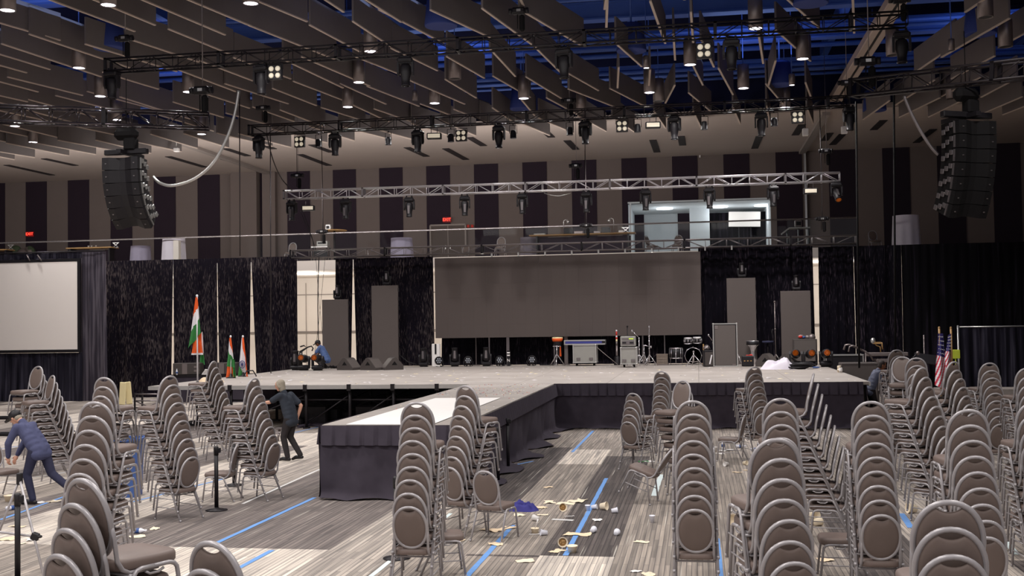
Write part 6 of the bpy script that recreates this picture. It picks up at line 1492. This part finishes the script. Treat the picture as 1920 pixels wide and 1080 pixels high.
# ------------------------------------------------------------------ litter
rn=random.Random(21)
def paper(u,v,s,m,label,seed):
    q=G(u,v,0.0); r2=random.Random(seed)
    def f(a,b):
        x=(a-.5)*s*(1.5+.3*r2.random()); y=(b-.5)*s*(1+.3*math.sin(a*5+seed)); z=.006+.03*s/.2*max(0,noise.noise(Vector((a*2.6+seed,b*2.6,seed*.7)))+.15)
        ang=seed*1.3; return Vector((x*math.cos(ang)-y*math.sin(ang),x*math.sin(ang)+y*math.cos(ang),z))
    mb=MB(); mb.grid(f,7,6,False); o=mb.build('paper_scrap',M[m],loc=q); tag(o,label,'paper')
papers=[(1030,942,.24,'cream','cream paper scrap left of the paper row by the cups'),(1060,945,.26,'cream','cream paper in the row beyond the tipped bowl'),(1085,940,.3,'cream','largest cream paper at the end of the paper row'),(1012,952,.2,'tan','tan napkin right of the navy cloth'),(1028,914,.16,'tan','lone tan scrap beyond the paper row'),(973,966,.2,'cream','cream scrap in front of the navy cloth'),(1018,966,.14,'cream','small flat scrap below the tan napkin'),
 (958,943,.14,'cream','cream scrap beside the lone chair seat'),(920,995,.26,'tan','tan napkin under the lone back-turned chair, left'),(950,991,.22,'tan','tan napkin under the lone back-turned chair, right'),(930,1021,.2,'tan',"tan scrap at the lone chair's rear foot"),(984,1053,.2,'cream','cream scrap at the bottom, left of the tipped food bowl'),(1120,976,.17,'white','white crumpled paper right of the blue tape'),(1083,1003,.3,'tan','pale pink and tan paper lying across the blue tape'),(1045,1034,.2,'tan','tan napkin beside the spilled food bowl'),
 (1204,1017,.17,'cream','cream scrap alone on the right carpet'),(1193,1072,.12,'white','white scrap at the bottom edge, left of two'),(1217,1078,.18,'cream','cream scrap at the bottom edge, right of two'),(852,999,.2,'tan','tan scrap behind the front stack'),(857,1016,.22,'tan','tan napkin right of the front stack'),(1382,886,.15,'tan','tan scrap left of the large near stack'),(1400,882,.12,'tan','small tan scrap by the large near stack'),(1545,1050,.2,'tan','tan scrap between two near right stacks'),(1530,983,.16,'cream','cream scrap beneath the side-on stack'),
 (20,1010,.28,'tan','tan napkin by the bottom left post'),(32,988,.2,'tan','tan scrap above the bottom left post'),(40,1020,.12,'cream','cream scrap by the silver tripod'),(60,1012,.2,'white','white plastic wrap by the tripod joint'),(255,1007,.22,'cream','cream scrap right of the near left stacks'),(290,992,.16,'cream','flat cream scrap behind the bottom chair'),(70,943,.22,'white',"white paper under the bending man's shoe"),(100,941,.2,'cream',"cream paper right of the bending man's shoe"),(1405,790,.2,'white','white sheet on the carpet by the stage skirt'),(1362,845,.3,'white','white sheets under the lone chair by the stage skirt'),(1352,851,.2,'white','white sheet in front of the lone chair by the stage skirt'),(1217,866,.2,'white','white sheet with a green corner by the short stack'),(1105,975-60,.001,'white',None)]
for i,(u,v,s,m,l) in enumerate(papers):
    if l: paper(u,v,s*.68,m,l,i+1.37)
q=G(1207,866,0); mb=MB(); mb.box((0,0,.01),(.22,.12,.008)); mb.box((.02,.02,.016),(.14,.08,.004)); o=mb.build('green_leaflet',M['green'],loc=q); tag(o,'green leaflet on the carpet by the short stack of five','leaflet')
def cup(u,v,r,h,m,label,tip=None,name='cup',food=False,r0=.72):
    q=G(u,v,0); t=thing(name,label,'cup' if name=='cup' else 'bowl',q)
    if tip is not None:
        R=Euler((PI/2*.93,0,tip)).to_matrix().to_4x4(); t.matrix_world=Matrix.Translation(q+Vector((0,0,r*.92)))@R@Matrix.Translation((0,0,-h/2))
    mb=MB(); mb.lathe([(.001,.004),(r*r0,0),(r*.97,h),(r*1.05,h+.004),(r*1.05,h-.008),(r*.93,h-.006),(r*r0*.95,.012),(.001,.012)],n=18); mb.build('shell',M[m],t)
    if food:
        mb=MB(); r3=random.Random(int(u)); mb.lathe([(r*.8,h*.55),(.001,h*.6)],n=14)
        for k in range(7): mb.ell((r3.uniform(-.5,.5)*r,r3.uniform(-.5,.5)*r,h*.6),(.014,.014,.012),6,5)
        mb.build('leftovers',M['wood'],t)
    return t
cup(1055,958,.062,.085,'cream','cream paper bowl tipped towards us, upper left of the blue tape',.3,'bowl',True)
cup(1132,956,.062,.10,'cream','cream paper bowl on its side right of the blue tape',1.2,'bowl')
cup(1055,1025,.062,.06,'cream','round food bowl showing leftovers, left of the standing bowl',.2,'bowl',True)
cup(1073,1036,.065,.085,'cream','cream bowl standing upright at the blue tape',None,'bowl',True)
cup(1003,1000,.055,.07,'cream','standing cream bowl with a white spoon in it, left of the blue tape',None,'bowl',True)
cup(1005,977,.045,.09,'white','white foam cup on its side, below the tan napkin',-2.0)
cup(1102,958,.04,.085,'glassclear','clear plastic cup standing on the blue tape',None)
cup(1114,955,.04,.085,'glassclear','clear plastic cup lying beside the blue tape',1.5)
cup(1152,962,.042,.09,'glassclear','clear plastic cup on its side right of the cream side-lying bowl',1.8)
cup(1020,1004,.042,.09,'glassclear','clear plastic cup on its side right of the bowl with spoon',-1.2)
cup(1112,999,.042,.085,'glassclear','clear plastic cup bottom towards us on the dark carpet, left of two',2.9)
cup(1156,1004,.042,.085,'glassclear','clear plastic cup bottom towards us on the dark carpet, right of two',3.0)
cup(1223,980,.04,.10,'glassclear','clear plastic cup standing alone on the right carpet',None)
cup(1362,874,.045,.09,'white','white cup on its side left of the large near stack',-.8)
cup(1397,872,.045,.08,'cream','cream cup on its side beside the large near stack',.9)
cup(1368,958,.03,.07,'white','small white cup left of the cream bowl by the near stack',.4)
cup(1373,983,.075,.08,'cream','cream bowl tipped towards us left of the large near stack',.2,'bowl')
cup(1527,975,.07,.09,'cream','cream bowl on its side under the side-on stack, upper of two',.6,'bowl'); cup(1533,986,.06,.1,'cream','cream bowl on its side under the side-on stack, lower of two',2.2,'bowl')
cup(1710,962,.075,.13,'cream','cream paper cup on its side left of the nearest right stack',-1.3)
cup(18,940,.09,.10,'cream','cream paper bowl by the bottom left post',None,'bowl')
cup(1341,847,.045,.1,'white','white cup standing by the lone chair near the stage skirt',None)
def bottle(u,v,label,lying=True,rz=1.2):
    q=G(u,v,0); t=thing('water_bottle',label,'bottle',q)
    if lying: t.matrix_world=Matrix.Translation(q+Vector((0,0,.037)))@Matrix.Rotation(rz,4,'Z')@Matrix.Rotation(PI/2,4,'Y')
    mb=MB(); mb.lathe([(.001,0),(.034,0),(.036,.05),(.033,.08),(.036,.15),(.014,.2),(.014,.215)],n=12); mb.build('body',M['glassclear'],t)
    mb=MB(); mb.lathe([(.0365,.07),(.0365,.13)],n=12); mb.build('wrapper',M['bin'],t); mb=MB(); mb.lathe([(.017,.212),(.017,.232),(.001,.232)],n=10); mb.build('cap',M['flagwhite'],t)
bottle(12,958,'clear water bottle with blue wrapper lying at the left edge'); bottle(1356,844,'clear water bottle standing under the lone chair by the stage skirt',False); bottle(1408,846,'clear water bottle with blue wrapper lying by the stage skirt',True,.4); bottle(1380,840,'clear water bottle lying behind the lone chair by the stage skirt',True,.2); bottle(245,1000,'clear bottle lying right of the near left stacks',True,.1)
heap(G(980,957,0),.26,.15,.12,'navy_garment','crumpled navy blue garment lying beside the lone back-turned chair','garment',M['bluecloth'],5.1)
q=G(1010,998,0); mb=MB(); mb.tube([(0,0,.06),(.03,0,.14),(.045,0,.19)],[.006,.006,.014],6); o=mb.build('spoon',M['white'],loc=(G(1003,1000,0).x,G(1003,1000,0).y,0)); tag(o,'white plastic spoon standing in the cream bowl','spoon')
for (u,v,l) in ((1000,1003,'white plastic fork bit left of the bowl with the spoon'),(1066,969,'thin pale stick across the dark carpet')):
    q=G(u,v,0); mb=MB(); mb.bar((-.06,0,.008),(.06,.02,.008),.014,.008); mb.ell((.07,.02,.01),(.02,.012,.006),8,5); o=mb.build('plastic_cutlery',M['white'],loc=q); tag(o,l,'cutlery')
# cables and dark mats at left
for i,(u,v,w_,l) in enumerate(((10,817,.9,'black case lid lying flat at the left edge, nearer'),(8,786,1.6,'black flat drape bar lying at the left edge, farther'))):
    q=G(u,v,0); mb=MB(); mb.box((0,0,.04),(w_,.3,.08),None,.02); mb.box((.1,0,.09),(w_*.5,.12,.03),None,.01); o=mb.build('flat_case',M['black'],loc=q); tag(o,l,'case')
mb=MB(); q=G(365,797,0)
for k in range(5): mb.tube([(.25*math.cos(a)*(1+.1*k)+.05*k,.2*math.sin(a),.03+.02*k) for a in [j*PI/8 for j in range(16)]],.025,6,True)
o=mb.build('cable_coil',M['black'],loc=q); tag(o,'black cable coil on the carpet left of the flag-side stack','cable')
mb=MB(); pts=[G(u,v,.03) for u,v in ((560,800),(580,797),(600,799),(630,796))]; mb.tube(pts,.05,8); mb.tube([p+Vector((.1,.2,.0)) for p in pts],.06,8); o=mb.build('fallen_skirt',M['velour']); tag(o,'black cloth roll lying under the open left half of the stage','cloth')
# ------------------------------------------------------------------ remove prototypes
for o in [o for o in COL.objects if o.parent is None and o.location.z<-40]:
    ks=[]
    def rec(a):
        for c in a.children: rec(c)
        ks.append(a)
    rec(o)
    for k_ in ks: bpy.data.objects.remove(k_)
# ------------------------------------------------------------------ light
def spot(loc,power,size=1.9,color=(1,.95,.93),r=.15,blend=.6):
    l=bpy.data.lights.new('downlight_lamp','SPOT'); l.energy=power; l.spot_size=size; l.spot_blend=blend; l.color=color; l.shadow_soft_size=r
    o=bpy.data.objects.new('downlight_lamp',l); COL.objects.link(o); o.location=loc; return o
def area(loc,rot,sx,sy,power,color=(1,1,1),name='area_lamp',spread=None):
    l=bpy.data.lights.new(name,'AREA'); l.shape='RECTANGLE'; l.size=sx; l.size_y=sy; l.energy=power; l.color=color
    if spread: l.spread=spread
    o=bpy.data.objects.new(name,l); COL.objects.link(o); o.location=loc; o.rotation_euler=rot; return o
for q in LIGHTS: spot((q.x,q.y,q.z-.03),KSPOT,2.3)
# house lights over the part of the hall behind and above the camera
for x in (-16,-9,-2,5,11):
    for y in (2,9,16): spot((x,y,10.2),KHOUSE*(1,1,1,.6,.4)[(x+16)//7 if x<11 else 4],2.4,(1,.95,.92),.4)
# blue work lights in the roof void
for x in (-28,-18,-8,2,10):
    for y in (27,36): area((x,y,11.4),(PI,0,0),3,3,KBLUE,(.30,.46,1),'roof_wash')
# balcony underside and lobby
for x in (-34,-26,-18,-10,-2,6,12): 
    l=bpy.data.lights.new('lobby_lamp','POINT'); l.energy=KLOBBY; l.color=(1,.93,.85); l.shadow_soft_size=.3; o=bpy.data.objects.new('lobby_lamp',l); COL.objects.link(o); o.location=(x,49.5,4.7)
for u in (1246,1349,1436):
    q=P(u,383,YB+2.6); l=bpy.data.lights.new('room_lamp','POINT'); l.energy=KROOM; l.color=(.93,.97,1); l.shadow_soft_size=.3; o=bpy.data.objects.new('room_lamp',l); COL.objects.link(o); o.location=(q.x,YB+2.6,OZ1-.5)
# soft front-of-house wash on the stage from the truss line
area((-6,24,9.0),(math.radians(52),0,0),16,1.2,KSTAGE,(1,.95,.92),'stage_wash')
# added unseen fill lamp imitating floor bounce on the balcony wall and soffit
area((-18,42.0,7.7),(math.radians(113),0,0),33,.5,KWALL,(1,.93,.90),'balcony_bounce_fill')
W=bpy.data.worlds.new('World'); sc.world=W; W.use_nodes=True; b=W.node_tree.nodes['Background']; b.inputs[0].default_value=(.9,.86,.9,1); b.inputs[1].default_value=KWORLD
# ------------------------------------------------------------------ camera
cam=bpy.data.cameras.new('Camera'); co=bpy.data.objects.new('Camera',cam); COL.objects.link(co); sc.camera=co
cam.sensor_fit='HORIZONTAL'; cam.sensor_width=36; cam.lens=36*FPX/1920; cam.clip_end=300; cam.clip_start=.05
R=Matrix(((XD.x,XD.y,-XD.z),(YD_.x,YD_.y,-YD_.z),(UP.x,UP.y,-UP.z)))
co.matrix_world=Matrix.Translation((0,0,HC))@R.to_4x4()
sc.view_settings.view_transform='Standard'; sc.view_settings.exposure=EXPO; sc.view_settings.gamma=GAMMA
sc.cycles.max_bounces=6; sc.cycles.diffuse_bounces=3; sc.cycles.glossy_bounces=2; sc.cycles.transmission_bounces=3; sc.cycles.transparent_max_bounces=8
sc.cycles.caustics_reflective=False; sc.cycles.caustics_refractive=False; sc.cycles.sample_clamp_indirect=4
